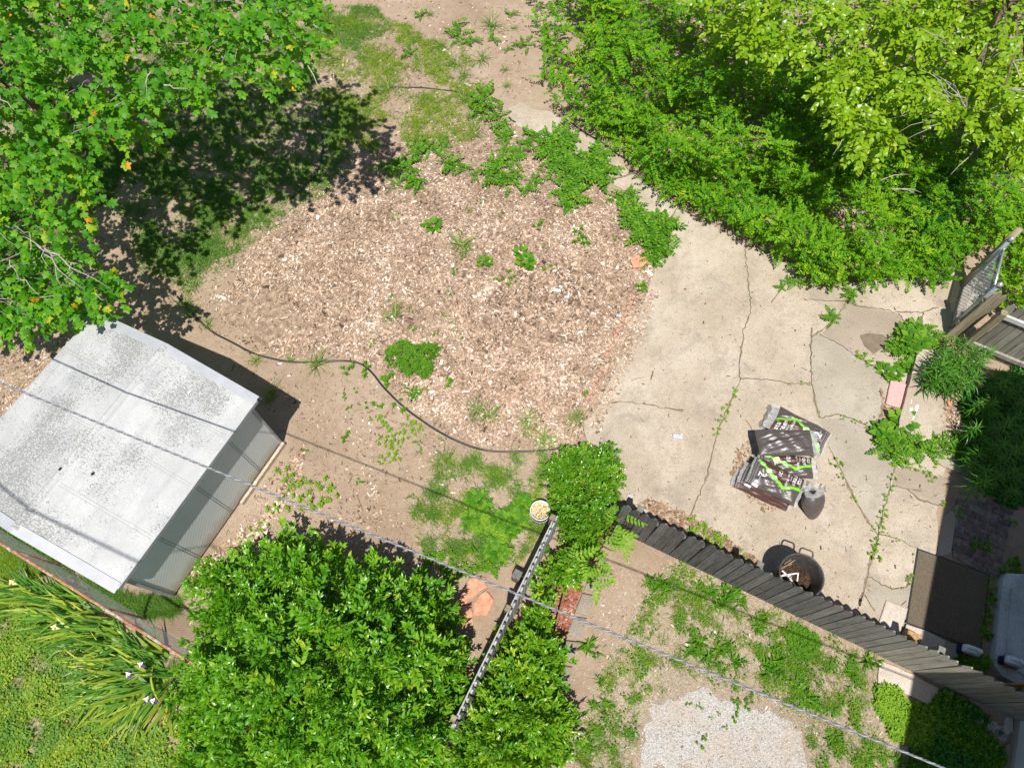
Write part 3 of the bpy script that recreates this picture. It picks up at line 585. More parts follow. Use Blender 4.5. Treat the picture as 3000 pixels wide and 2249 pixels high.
lawn('ground_cover', c9([(1560, 1300), (1640, 1180), (1700, 1150), (1820, 1210), (1800, 1300), (1900, 1370), (2000, 1420), (2080, 1560), (2060, 1700), (1460, 1700), (1480, 1500), (1550, 1420)]), 1300, LFY, 'weed', (.7, 1.4), pat(.9, .7, .9))
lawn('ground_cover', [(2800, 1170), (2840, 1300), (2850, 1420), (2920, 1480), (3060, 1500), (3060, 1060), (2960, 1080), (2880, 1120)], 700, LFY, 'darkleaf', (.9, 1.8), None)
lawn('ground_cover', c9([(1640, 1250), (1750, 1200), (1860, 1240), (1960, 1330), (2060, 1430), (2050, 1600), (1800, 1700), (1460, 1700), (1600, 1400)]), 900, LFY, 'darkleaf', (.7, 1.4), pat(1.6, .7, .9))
lawn('ground_cover', c9([(640, 760), (760, 740), (860, 790), (890, 870), (800, 950), (700, 900)]), 260, LFY, 'weed', (.6, 1.), None)
lawn('ground_cover', c8([(790, 30), (930, -70), (970, 60), (900, 130), (1060, 40), (1180, -80), (1260, -60), (1210, 60), (1050, 220), (1060, 320), (960, 260), (1000, 130), (880, 160)]), 0 or 420, [rosette(OVW, 7, (.045, .07), .1, .7, .06) for _ in range(4)], 'weedl', (.8, 1.3), None)
# ================================================================== weeds: one mesh each, copied
def proto(name, tp_list, mat, wr=.6):
    out = []
    for tp in tp_list:
        mb = MB(); mb.raw(tp['V'], tp['q'], tp['t'], tp['rq'], tp['rt']); o = mb.build(name, mat, origin=(0, 0, 0)); out.append(o)
    return out
_used = set()
def place(protos, x, y, z, size, label, cat, group, rz=None):
    """protos are about 1 m across; the first use of each moves it, later ones copy it"""
    p = protos[rs.randint(len(protos))]
    if p.name in _used: o = p.copy(); col.objects.link(o)
    else: o = p; _used.add(p.name)
    o.location = (x, y, z); o.scale = (size,)*3; o.rotation_euler = (0, 0, rs.rand()*6.3 if rz is None else rz)
    tag(o, label, cat, group); return o
def leafy(n=6, leaf=OV, hs=.5):
    it = []
    for i in range(n):
        a = rs.rand()*6.3; d = rs.rand()**.6*.36; h = hs*(.3+.7*rs.rand())
        ro = rosette(leaf, 10, (.13, .22), -.1, .9, .12)
        it.append((blade(1, .03, .05, 2), rot(a, math.atan2(h*.35, d), 0), (0, 0, 0), math.hypot(d, h*.35)+.02, .4))
        it.append((ro, rot(rs.rand()*6.3, rs.randn()*.15, rs.randn()*.15), (d*math.cos(a), d*math.sin(a), h*.35), rs.uniform(.7, 1.1), 0))
    return merge(it)
def compo(n=7):
    it = []
    for i in range(n):
        a = rs.rand()*6.3; p = (rs.randn()*.08, rs.randn()*.08, .08+.2*rs.rand())
        it.append((compound(SIM, 5, .5, (.12, .17)), rot(a, rs.uniform(-.1, .6), rs.randn()*.2), p, rs.uniform(.7, 1.1), 0))
    return merge(it)
WL = proto('weed', [leafy(5), leafy(6, LAN), leafy(4), leafy(7, OVW)], 'weed')
WLL = proto('weed', [leafy(5, LAN), leafy(6, LAN), leafy(5, OV)], 'weedl')
WC = proto('seedling', [compo(7), compo(9), compo(6), compo(8)], 'weed')
WT = proto('grass_tuft', [merge([(blade(1, .03, rs.uniform(.5, 1.2), 4), rot(rs.rand()*6.3, rs.uniform(.25, 1.2), rs.randn()*.5), (rs.randn()*.06, rs.randn()*.06, 0), rs.uniform(.35, .65), rs.rand()) for _ in range(45)]) for _ in range(4)], 'grass')
WB = proto('broadleaf_weed', [merge([(OVW, rot(i*2.4, rs.uniform(.1, .8), rs.randn()*.2), (math.cos(i*2.4)*.25*rs.rand(), math.sin(i*2.4)*.25*rs.rand(), .05+.15*rs.rand()), rs.uniform(.22, .34), rs.rand()) for i in range(20)]) for _ in range(3)], 'weed')
WR = proto('rosette_weed', [merge([(ovate(1, rs.uniform(.16, .24), .2, .3), rot(i*2.4+rs.randn()*.3, rs.uniform(.05, 1.2), rs.randn()*.4), (rs.randn()*.08, rs.randn()*.08, .02), rs.uniform(.13, .34), rs.rand()) for i in range(34)]) for _ in range(5)], 'weed')
def weeds(pr, pts, label, cat, group, z=0.):
    for q in pts:
        x, y, s = q[:3]; g = G(x, y, z); place(pr, g[0], g[1], z, s*1.35, label, cat, group)
def cw(f, L): return [(*f([(a, b)])[0], s) for a, b, s in L]
weeds(WL, cw(c5, [(200, 575, .14), (320, 270, .13), (690, 245, .14), (670, 295, .09), (665, 385, .11), (725, 425, .1), (740, 490, .11), (780, 515, .11), (610, 510, .14), (685, 535, .08), (455, 475, .16), (450, 355, .14), (700, 820, .22), (775, 825, .08), (555, 865, .12), (730, 110, .2), (1100, 170, .22), (1100, 130, .22), (1010, 160, .17), (1340, 85, .22), (1680, 720, .11), (1585, 890, .14), (1405, 575, .06), (1155, 365, .07), (1340, 575, .05)]) +
      cw(c2, [(895, 1310, .12), (1030, 1390, .12), (1770, 1545, .14), (1315, 1615, .09), (1280, 1465, .3), (1550, 1530, .36), (1560, 1580, .3)]),
      'small dark green leafy weed standing alone in the wood chip bed', 'weed', 'weeds in the wood chip bed')
weeds(WL, cw(c5, [(300, 800, .3), (160, 745, .26), (50, 735, .3), (180, 970, .2), (255, 975, .14), (50, 985, .12), (375, 975, .28), (20, 905, .13), (95, 870, .12), (490, 1210, .16), (515, 1260, .12), (30, 1170, .2), (125, 1465, .16), (450, 1560, .14), (190, 1055, .1), (545, 1170, .08), (250, 1340, .1), (650, 1190, .1), (-230, 1260, .1), (-700, 760 - 30, .1), (115, 960, .08), (405, 835, .08)]),
      'small leafy weed on the bare soil beside the black edging strip', 'weed', 'weeds on the soil below the edging')
weeds(WLL, cw(c5, [(250, 1045, .2), (265, 1075, .2), (300, 1110, .2), (330, 1160, .22), (365, 1185, .22), (270, 1205, .2), (350, 1225, .2), (335, 1270, .2), (335, 1310, .2), (360, 1300, .2), (430, 1075, .22), (480, 1085, .22), (440, 1150, .22), (500, 1130, .2), (265, 1305, .16)]),
      'pale green narrow leaved weed in the sprawling patch on bare soil', 'weed', 'pale weeds sprawling on the bare soil')
weeds(WLL, [(830, 1390, .3), (855, 1410, .25), (880, 1420, .3), (920, 1430, .3), (950, 1425, .28), (970, 1450, .25), (900, 1475, .3), (940, 1480, .3), (860, 1440, .22), (800, 1490, .2), (770, 1540, .2), (830, 1480, .28), (740, 1560, .2), (690, 1620, .28), (720, 1650, .3), (590, 1690, .3), (560, 1730, .3), (710, 1580, .14)],
      'bright narrow leaved weed growing between the shed wall and the bushes', 'weed', 'weeds beside the shed wall')
weeds(WT, cw(c5, [(335, 400, .4), (360, 345, .25), (880, 1000, .4), (950, 1040, .45), (1215, 1050, .4), (1210, 1120, .3), (1510, 1090, .35), (1300, 1190, .5), (1340, 1230, .4), (620, 1345, .28), (680, 1310, .4), (1520, 1030, .3)]) +
      cw(c2, [(770, 1590, .5), (800, 1640, .4), (830, 1370, .2), (350, 1415, .22)]), 'tuft of thin grass sprouting from the wood chips', 'grass tuft', 'grass tufts in the wood chip bed')
weeds(WT, cw(c2, [(980, 170, .55), (570, 100, .3), (750, 430, .5), (910, 390, .45), (640, 300, .4), (800, 500, .45), (370, 1200, .45), (210, 980, .45), (1120, 185, .2), (850, 760, .4), (860, 870, .4), (300, 590, .4), (800, 650, .4), (1060, 460, .25), (1070, 560, .25), (480, 270, .35), (130, 380, .4)]), 'green grass tuft on the thin lawn above the wood chip bed', 'grass tuft', 'grass tufts on the thin lawn')
weeds(WT, [(565, 920, .35), (545, 890, .4), (610, 955, .3), (800, 1145, .35), (790, 1170, .35), (850, 1015 + 40, .2), (750, 1060, .3), (930, 1070, .45), (560, 850, .3)], 'grass tuft rooted along the curved black edging near the shed', 'grass tuft', 'grass tufts along the edging')
weeds(WC, cw(c2, [(755, 190, .35), (765, 250, .35), (800, 290, .25), (865, 270, .28), (990, 265, .28), (1080, 330, .18), (1195, 300, .3), (1105, 100, .25), (450, 350, .28), (510, 120, .25), (930, 640, .4), (940, 700, .45), (930, 740, .35), (1030, 760, .35), (1050, 820, .35), (1060, 900, .3), (1190, 860, .18), (1140, 460 + 180, .01)]),
      'bright young seedling with feathered leaves near the top of the concrete path', 'seedling', 'seedlings above the path', 0.)
weeds(WC, cw(c2, [(470, 980, .3), (510, 1020, .35), (570, 975, .28), (290, 1090, .35), (330, 1120, .3), (420, 1090, .35), (470, 1120, .4), (510, 1190, .35), (480, 1180, .3), (650, 970, .28), (700, 1060, .35), (720, 1090, .35), (780, 1110, .3), (980, 1090, .4), (1020, 1100, .4), (1000, 1140, .4), (950, 1170, .3), (1110, 1060, .3), (1080, 1200, .35), (1060, 1170, .3), (1150, 1150, .3), (1200, 1240, .35), (1240, 1180, .25), (870, 1150, .25), (1150, 990, .28), (1060, 990, .25), (1040, 920, .25)]),
      'feathery seedling among the wood chips left of the vine patches', 'seedling', 'feathery seedlings in the chip bed')
weeds(WC, cw(c2, [(x, y, s) for x, y, s in [(1270, 900, .35), (1330, 930, .4), (1390, 900, .4), (1300, 970, .4), (1360, 990, .45), (1430, 960, .45), (1480, 900, .4), (1500, 960, .4), (1420, 1030, .4), (1480, 1040, .45), (1370, 1070, .4), (1440, 1110, .45), (1540, 1050, .45), (1550, 1120, .45), (1500, 1150, .45), (1600, 1090, .5), (1650, 1060, .5), (1680, 1110, .5), (1650, 1160, .5), (1590, 1170, .45), (1700, 1170, .4), (1730, 1130, .35), (1430, 1200, .4), (1480, 1230, .45), (1530, 1210, .4), (1440, 1280, .4), (1500, 1290, .4), (1460, 1350, .35), (1660, 1010, .4), (1220, 940, .3), (1700, 1050, .4), (1350, 1110, .3)]]),
      'leafy seedling in the tangled patch crowding the lower side of the concrete path', 'seedling', 'seedlings crowding the path')
weeds(WC, cw(c2, [(x, y, s) for x, y, s in [(1790, 1290, .3), (1840, 1270, .35), (1880, 1280, .25), (1870, 1340, .3), (1880, 1390, .35), (1860, 1440, .4), (1900, 1430, .45), (1960, 1420, .45), (2010, 1430, .45), (2060, 1440, .4), (1890, 1490, .45), (1950, 1490, .5), (2010, 1490, .5), (2070, 1500, .5), (2110, 1520, .4), (1960, 1550, .45), (2030, 1560, .5), (2090, 1560, .4), (2060, 1620, .4), (2020, 1640, .35), (2110, 1640, .35), (1990, 1690, .3), (2080, 1690, .35)]]),
      'leafy seedling in the patch at the upper left corner of the patio', 'seedling', 'seedlings at the patio corner')
weeds(WL, [(1880, 838, .22), (1870, 845, .2), (1890, 850, .15)], 'small weed at the brick edging below the orange stone', 'weed', 'weeds at the top of the brick edging')
CK = cw(c6, [(330, 900, .16), (340, 870, .12), (285, 990, .2), (255, 1060, .17), (220, 1140, .16), (690, 830, .08), (770, 820, .09), (820, 830, .09), (1035, 1050, .1), (1110, 1070, .1), (1190, 1100, .12), (995, 1350, .2), (1020, 1430, .12), (1110, 1570, .14), (1355, 1440, .14), (1345, 1500, .15), (1310, 1560, .14), (1300, 1640, .13), (1400, 1350, .2), (1370, 1330, .2), (1440, 1350, .16), (1490, 1370, .14), (1540, 1390, .16), (1580, 1410, .14), (1610, 1440, .18), (1690, 1600, .12), (1640, 1350, .16), (1780, 1640, .16), (410, 70, .06), (430, 265, .05), (380, 590, .06), (880, 1010, .07), (1170, 670, .26), (1150, 650, .2), (1210, 700, .16), (1245, 720, .1)]) + \
     cw(c9, [(1290, 30, .16), (1280, 80, .14), (1290, 120, .12), (1250, 200, .16), (1240, 240, .18), (1240, 290, .2), (1460, 420, .14), (1460, 450, .1), (1230, 110, .1), (1330, 150, .08), (1390, 180, .08), (1350, 495, .06), (1420, 492, .06)])
weeds(WLL, CK, 'small weed growing out of a crack in the concrete patio', 'weed', 'weeds in the patio cracks', .035)
weeds(WC, cw(c6, [(970, 395, .24), (960, 420, .2), (1095, 290, .25), (1090, 250, .25), (640, 210, .16), (670, 170, .18), (740, 170, .25)]), 'feathery seedling leaning over the patio below the thicket', 'seedling', 'seedlings at the thicket edge', .035)
weeds(WB, [(*c2([(595, 1475)])[0], .36), ], 'round clump of big scalloped leaves alone in the wood chips', 'weed', None)
weeds(WB, cw(c5, [(1195, 45, .36), (1165, -10, .3), (1220, 70, .22), (920, 45, .26), (955, 45, .2)]), 'broad leaved weed in the middle of the wood chip bed', 'weed', 'broad leaved weeds in the chip bed')
weeds(WB, cw(c6, [(1300, 750, .32), (1360, 770, .3), (1330, 790, .25), (1450, 720, .33), (1470, 740, .26), (1400, 730, .2)]), 'bright broad leaved weed at the foot of the low concrete wall', 'weed', 'broad weeds left of the wall')
weeds(WB, cw(c6, [(1430, 520, .45), (1470, 570, .5), (1510, 590, .45), (1440, 600, .4), (1480, 480, .35), (1300, 1140, .4), (1280, 1170, .4), (1330, 1190, .4), (1300, 1200, .3), (1410, 1090, .5), (1450, 1100, .35), (1380, 1110, .35)]), 'large round leaved plant spreading over an end of the low concrete wall', 'plant', 'round leaved plants at the wall ends', .03)
weeds(WC, cw(c6, [(1520, 470, .35), (1560, 500, .35), (1420, 650, .35), (1380, 610, .3), (1590, 540, .35), (1640, 555, .3), (1300, 1270, .35), (1380, 1230, .4), (1430, 1250, .4), (1480, 1230, .45), (1350, 1300, .3), (1560, 1260, .3), (1500, 1280, .3)]), 'feathery seedling around an end of the low concrete wall', 'seedling', 'seedlings round the low wall', .02)
weeds(WR, cw(c6, [(1620, 1200, .4), (1680, 1230, .4), (1730, 1200, .4), (1780, 1180, .4), (1800, 1240, .4), (1760, 1270, .4), (1700, 1280, .35), (1830, 1310, .35), (1640, 1330, .2)]), 'bushy plant with narrow leaves between the low wall and the shaded lilies', 'plant', 'bushy plants below the low wall')
weeds(WR, cw(c9, [(270, 560, .42), (240, 600, .38), (310, 520, .4), (180, 520, .35), (120, 500, .35), (380, 590, .3), (490, 730, .38), (590, 1030, .5), (560, 980, .36), (620, 970, .35), (340, 970, .36), (180, 950, .36), (100, 850, .4), (50, 900, .35), (230, 900, .35), (1210, 970, .36), (720, 1120, .36), (800, 1210, .4), (860, 1240, .3), (1400, 1610, .3), (960, 1470, .3), (1190, 1610, .26), (300, 870, .3), (600, 900, .3), (1090, 1030, .3)]) +
      cw(c8, [(1610, 880, .4), (2060, 470, .4), (2000, 460, .34), (2100, 500, .34), (1640, 1250, .26), (1720, 1260, .3), (1590, 1500, .3), (1680, 1100, .25)]),
      'rosette of long pointed leaves on the patchy lawn below the dark fence', 'weed', 'rosette weeds on the lower lawn')
weeds(WL, cw(c9, [(120, 1495, .18), (340, 1320, .15), (110, 1260, .12), (440, 1200, .18), (410, 1245, .15), (270, 1390, .1), (360, 1245, .14), (330, 1220, .12), (150, 1450, .08), (40, 1240, .1), (180, 1330, .08), (230, 1300, .08)]), 'dark little weed on the pale gravel patch', 'weed', 'weeds on the gravel')
weeds(WLL, cw(c9, [(60, 80, .26), (110, 110, .26), (170, 150, .28), (210, 180, .3), (240, 190, .26), (370, 280, .16), (120, 140, .2)]), 'bright weed against the far side of the dark picket fence', 'weed', 'weeds behind the dark fence', .02)
weeds(WL, cw(c9, [(1980, 440, .2), (1985, 500, .2), (1990, 560, .2), (1995, 600, .25), (1965, 660, .2), (1955, 720, .22), (1950, 780, .25), (1940, 820, .2), (1890, 200, .24), (1930, 230, .28), (1960, 215, .2), (1790, 30, .16), (2120, 70, .2), (2110, 360, .3), (2140, 330, .25), (2090, 400, .25), (1760, 210, .12)]), 'green weed in the house shade near the white step', 'weed', 'weeds round the shaded step')
weeds(WB, cw(c9, [(1830, 930, .3), (1880, 960, .3), (1800, 960, .24), (1930, 980, .26), (1850, 990, .26)]), 'dark broad leaved plant in the shade under the jugs', 'plant', 'shaded plants under the jugs')
weeds(WB, cw(c8, [(850, 30, .3), (830, 60, .28), (870, 70, .25), (940, 130, .2), (1000, 240, .35), (1030, 280, .35), (980, 210, .3), (1020, 50, .35), (1080, 80, .35), (1130, 40, .35), (1100, 130, .3), (1150, 90, .3), (880, -70, .35), (920, -30, .3), (860, -40, .3), (1180, -50, .35), (1220, -20, .3), (1140, -20, .3)]), 'bright heart leaved weed in the grass near the white bucket', 'weed', 'heart leaved weeds by the bucket')
weeds(WR, cw(c8, [(825, 200, .22), (910, 270, .42)]), 'spoke leaved rosette in the grass left of the pale fence', 'weed', 'spoke leaved rosettes by the pale fence')
weeds(WL, cw(c8, [(720, 320, .3), (830, 370, .3), (900, 340, .3), (960, 350, .3), (1000, 390, .2), (880, 400, .25), (760, 390, .3), (700, 420, .35), (560, 330, .35), (640, 300, .3)]), 'low weed above the orange flagstones', 'weed', 'weeds above the orange flagstones')
# the big leafy clump in the bed
r0 = G(*c5([(455, 680)])[0]); t0 = tag(empty('weed_clump', r0), 'dense low mound of toothed green leaves, largest clump in the chip bed', 'plant')
pl = c5([(270, 640), (350, 580), (420, 560), (470, 590), (560, 575), (640, 590), (655, 640), (600, 690), (590, 770), (540, 800), (470, 760), (420, 790), (370, 740), (310, 710)])
P = sample(pl, 240); X = G(P[:, 0], P[:, 1], 0); d = dpoly(P, pl)/190; X[:, 2] = .03+np.minimum(d, .12)*1.2+.04*rs.rand(240)
mb = MB(); scatter(mb, [rosette(LAN, 9, (.05, .08), .0, .8, .03) for _ in range(4)], X, rs.rand(240)*6.3, rs.randn(240)*.15, rs.randn(240)*.15, rs.uniform(.8, 1.2, 240), rs.rand(240)); mb.build('foliage', 'weed', t0)
mb = MB()
for _ in range(14): e = X[rs.randint(240)]; mb.tube([r0+rs.randn(3)*[.08, .08, 0], e], .003, 4)
mb.build('stems', 'stem_green', t0)
x_, y_ = c5([(470, 895)])[0]; weeds(WR, [(x_, y_, .42)], 'compact rosette weed just above the black edging curve', 'weed', None)
# ================================================================== things
# ---- shed (local axes: y along the ridge, x across; origin at the centre of its floor)
EZ, RZ = 1.68, 1.98
TL, TR, BR = G(262, 937, EZ), G(750, 1173, EZ), G(345, 1722, EZ)
ey = TR-BR; Lr = np.linalg.norm(ey); ey /= Lr; ex = np.array([ey[1], -ey[0], 0]); Wr = abs((TL-TR)@ex)
cc = (BR+TR)/2-ex*Wr/2; cc[2] = 0
sroot = tag(empty('shed', cc), 'pale metal garden shed with a lichen specked low gable roof and grey walls', 'shed')
sroot.rotation_euler = (0, 0, math.atan2(ex[1], ex[0])); sroot['_o'] = [0, 0, 0]
hw, hl = Wr/2, Lr/2; ov = .085; ww, wl = hw-ov, hl-.10
mb = MB(); gx = ww
prof = [(-gx, .05), (gx, .05), (gx, EZ-.03), (0, RZ-.04), (-gx, EZ-.03)]
V = [(x, -wl, z) for x, z in prof]+[(x, wl, z) for x, z in prof]
off = mb.raw(V, [[1, 6, 7, 2], [0, 4, 9, 5]]); mb.NG += [([off+i for i in (0, 1, 2, 3, 4)], .5), ([off+i for i in (9, 8, 7, 6, 5)], .5)]
wall = mb.build('wall', 'shed_wall', sroot)
for yy in (-.75, .05, .80):
    for d_ in (0, .035): mb = MB(); mb.box((ww+.002, yy+d_, .82), .004, .006, 1.5); mb.build('wall_seam', 'seam_line', wall)
for yy in (wl, -wl):
    for xx in (ww, -ww): mb = MB(); mb.box((xx, yy, EZ/2), .045, .045, EZ-.1, bev=.005); mb.build('corner_post', 'trim', sroot)
sl_ = (RZ-EZ)/hw
for sgn, nm in ((1, 'roof'), (-1, 'roof')):
    mb = MB(); a = np.array([[0, -hl, RZ], [sgn*hw, -hl, EZ], [sgn*hw, hl, EZ], [0, hl, RZ]])
    V = np.concatenate([a, a-[0, 0, .02]]); f = [[0, 1, 2, 3], [7, 6, 5, 4], [0, 4, 5, 1], [1, 5, 6, 2], [2, 6, 7, 3], [3, 7, 4, 0]]
    mb.raw(V, f if sgn > 0 else [q[::-1] for q in f]); rf = mb.build('roof', 'roof_metal', sroot)
    mb = MB(); nx = np.array([sgn*hw, 0, EZ-RZ]); nx /= np.linalg.norm(nx); nn = np.array([-nx[2]*sgn, 0, nx[0]*sgn])
    for yy in (-.78, .02, .80):
        for d_ in (0, .04): mb.box(np.array([sgn*hw*.52, yy+d_, (RZ+EZ)/2-.012*1])+nn*.004, hw*.93, .006, .004, nx, (0, 1, 0), nn)
    mb.build('roof_seam', 'seam_line', rf)
    # eave lip and sloping gable trim
    mb = MB(); mb.box((sgn*(hw+.008), 0, EZ-.03), .016, Lr+.02, .07); mb.build('eave_trim', 'trim', sroot)
    for ys in (1, -1):
        mb = MB(); a0 = np.array([0, ys*(hl-.07), RZ+.012]); a1 = np.array([sgn*hw, ys*(hl-.07), EZ+.012])
        o0 = a0+[0, ys*.145, -.022]; o1 = a1+[0, ys*.145, -.022]; b0 = o0-[0, 0, .12]; b1 = o1-[0, 0, .12]
        V = np.array([a0, a1, o1, o0, b0, b1]); q = [[0, 1, 2, 3], [3, 2, 5, 4]]
        mb.raw(V, q if sgn*ys < 0 else [x[::-1] for x in q]); mb.build('gable_trim', 'trim', sroot)
mb = MB()
P = [(-.075, -.022), (-.03, .012), (.03, .012), (.075, -.022)]
mb.grid(np.array([[(x, y, RZ+z) for x, z in P] for y in (-hl-.01, hl+.01)])); mb.build('ridge_cap', 'roof_metal', sroot)
for p_ in ((.35, -.45, RZ-.35*sl_+.012), (-.02, -.60, RZ+.02)): mb = MB(); mb.box(p_, .03, .045, .02, bev=.004); mb.build('roof_debris', 'black_plastic', sroot)
mb = MB(); mb.box((ww+.05, wl-.55, .05), .05, 1.15, .10, bev=.008); mb.build('sill_board', 'sill_wood', sroot)
mb = MB(); mb.box((0, 0, .025), 2*ww-.05, 2*wl-.05, .05); mb.build('floor_frame', 'wood_mid', sroot)
# ---- black edging strips
def edging(pts, label, rad=.016):
    P = XY(pts); t_ = np.linspace(0, len(P)-1, len(P)*5); Q = np.stack([np.interp(t_, np.arange(len(P)), P[:, i]) for i in range(3)], 1)
    for _ in range(3): Q[1:-1] = (Q[:-2]+2*Q[1:-1]+Q[2:])/4
    Q[:, 2] = .022+.006*np.sin(np.arange(len(Q))*.7); mb = MB(); mb.tube(Q, rad, 7)
    b = Q.copy(); b[:, 2] -= .03; mb.tube(b, rad*.5, 4)
    return tag(mb.build('lawn_edging', 'black_plastic', smooth=True), label, 'edging')
edging([(520, 870), (543, 899), (574, 931), (624, 976), (678, 1003), (746, 1039), (837, 1062), (927, 1062), (1000, 1057), (1036, 1060), (1068, 1071), (1095, 1098), (1122, 1134), (1158, 1171), (1204, 1211), (1258, 1248), (1317, 1284), (1384, 1311), (1430, 1323), (1520, 1325), (1624, 1318), (1655, 1306)], 'long black plastic edging strip curving along the lower side of the chip bed')
edging([(945, 400), (947, 440), (945, 475), (923, 520), (891, 552), (850, 588)], 'short black edging strip curving through the shaded grass', .022)
edging([(1081, 258), (1172, 257), (1249, 260), (1330, 269), (1375, 285)], 'black edging strip lying straight across the thin upper lawn', .011)
edging(c2([(1455, 780), (1530, 830), (1600, 880), (1680, 920), (1780, 1000), (1890, 1060)]), 'dark edging along the thicket side of the concrete path', .014)
edging(c2([(1085, 765), (1105, 785), (1130, 800)]), 'short dark edging piece at the upper left end of the path', .014)
# ---- brick edging
bl = cw(c5, [(1888, 275, 0), (1872, 312, 0), (1855, 345, 0), (1838, 385, 0), (1822, 420, 0), (1805, 458, 0), (1788, 490, 0), (1772, 525, 0), (1738, 605, 0), (1718, 645, 0), (1685, 735, 0), (1668, 770, 0), (1650, 808, 0), (1632, 845, 0), (1612, 890, 0), (1596, 925, 0)])
gbr = 'edging bricks between chips and patio'
ax = G(*bl[0][:2])-G(*bl[-1][:2]); ax /= np.linalg.norm(ax); ay = np.array([-ax[1], ax[0], 0])
mb = MB(); mb.box((0, 0, .015), .098, .058, .07, ax, ay, bev=.006); b0 = mb.build('brick', 'brick', origin=(0, 0, 0))
for i, q in enumerate(bl):
    o = b0 if i == 0 else b0.copy()
    if i: col.objects.link(o)
    g = G(q[0], q[1]); o.location = (g[0], g[1], rs.rand()*.006); o.rotation_euler = (0, 0, rs.randn()*.06); tag(o, 'reddish brick set in the edging row beside the patio', 'brick', gbr)
# ---- stones, slabs
def stone(name, pl, z0, z1, mat, label, cat, amp=.006, bev=.008):
    p = rough(XY(pl), .06, amp)[:, :2]; c = p.mean(0); mb = MB(); mb.prism(p, z0, z1-bev)
    q = c+(p-c)*(1-bev*2.2/np.linalg.norm(p-c, axis=1).mean()); a = sum(p[i-1][0]*p[i][1]-p[i][0]*p[i-1][1] for i in range(len(p)))
    if a < 0: p = p[::-1]; q = q[::-1]
    n = len(p); mb.raw(np.concatenate([np.c_[p, np.full(n, z1-bev)], np.c_[q, np.full(n, z1)]]), [[i, (i+1) % n, n+(i+1) % n, n+i] for i in range(n)])
    mb.sheet(q, z1); return tag(mb.build(name, mat), label, cat)
stone('stepping_stone', c5([(1870, 30), (1920, 5), (1985, 20), (1985, 45), (1940, 85), (1885, 88)]), 0, .07, 'terracotta', 'angular salmon stone at the edge of the chips near the patio corner', 'stone')
stone('flagstone', c8([(860, 590), (905, 535), (935, 510), (985, 565), (965, 630), (942, 672), (862, 670)]), 0, .05, 'terracotta', 'five sided orange flagstone nearest the pale fence', 'stone')
stone('flagstone', c8([(838, 425), (890, 418), (935, 425), (943, 490), (890, 520), (850, 560), (800, 600), (742, 605), (790, 520)]), 0, .045, 'terracotta', 'long orange flagstone lying under the cable, uppermost of the three', 'stone')
stone('flagstone', c8([(740, 615), (845, 605), (852, 715), (760, 725)]), 0, .04, 'terracotta', 'orange flagstone mostly in the shade of the big bush', 'stone')
stone('stone_piece', c8([(1285, 265), (1310, 270), (1300, 305), (1270, 310)]), 0, .05, 'terracotta', 'small orange stone chip under the hedge by the pale fence', 'stone')
stone('stone_piece', c8([(800, 1030), (850, 1035), (830, 1090), (785, 1090)]), 0, .04, 'terracotta', 'broken orange stone at the foot of the pale fence', 'stone')
stone('stone_piece', c6([(1705, 945), (1735, 940), (1740, 980), (1715, 975)]), 0, .05, 'terracotta', 'orange pot shard in the planted soil behind the low wall', 'shard')
stone('stone_piece', c2([(800, 535), (845, 555), (835, 570), (795, 550)]), 0, .03, 'concrete_pale', 'flat pale stone lying on the upper lawn near the path', 'stone')
stone('stone_piece', c2([(1430, 500), (1500, 490), (1490, 560), (1430, 570)]), 0, .06, 'terracotta', 'pinkish stone half buried in the thicket above the path', 'stone')
stone('paving_slab', c6([(1335, 815), (1435, 842), (1395, 997), (1302, 965)]), .03, .085, 'pink_stone', 'pink rectangular paving slab leaning at the foot of the low wall', 'slab', .002)
for i, (pl, lb) in enumerate([([(1610, 375), (1710, 400), (1650, 520), (1575, 500)], 'grey edging block nearest the overhanging sapling'), ([(1560, 528), (1645, 545), (1600, 672), (1512, 652)], 'grey edging block second from the top of the stepped row'), ([(1502, 680), (1592, 692), (1545, 822), (1462, 792)], 'grey edging block crossed by the overhead cable'), ([(1452, 835), (1535, 845), (1492, 985), (1430, 965)], 'grey edging block second from the bottom of the stepped row'), ([(1425, 992), (1495, 1005), (1460, 1130), (1400, 1110)], 'grey edging block at the bottom of the stepped row')]):
    stone('edging_block', c8(pl), 0, .05+.012*(i % 2), 'concrete_block', lb, 'block', .003)
stone('paving_slab', c9([(1310, 572), (1448, 628), (1415, 735), (1400, 800), (1262, 720)]), .03, .06, 'concrete_pale', 'pale square paving slab beside the doormat', 'slab', .002)
stone('paving_slab', c9([(1440, 727), (1560, 765), (1700, 835), (1660, 930), (1530, 870), (1410, 805)]), .03, .06, 'concrete_pale', 'pale paving slab below the doormat, half in shade', 'slab', .002)
stone('paving_slab', c9([(1705, 838), (1790, 870), (1760, 975), (1665, 930)]), .0, .055, 'concrete_grey', 'shaded grey paving slab beside the left jug', 'slab', .002)
m_ = XY(c9([(1525, 242), (1995, 412), (1892, 885), (1440, 722)])); ax = m_[1]-m_[0]; Lx = np.linalg.norm(ax); ax /= Lx; ay = np.array([-ax[1], ax[0], 0]); Ly = abs((m_[3]-m_[0])@ay)
root = tag(empty('doormat', m_.mean(0)*[1, 1, 0]+[0, 0, .04]), 'large dark brown ribbed doormat in front of the white step', 'doormat'); root.rotation_euler = (0, 0, math.atan2(ax[1], ax[0])); root['_o'] = [0, 0, 0]
mb = MB(); mb.box((0, 0, .004), Lx-.04, Ly-.04, .008, bev=.002); mb.build('pile', 'mat', root)
mb = MB()
for s in (1, -1): mb.box((s*(Lx/2-.01), 0, .003), .02, Ly, .006); mb.box((0, s*(Ly/2-.01), .003), Lx-.04, .02, .006)
mb.build('border', 'black_plastic', root)
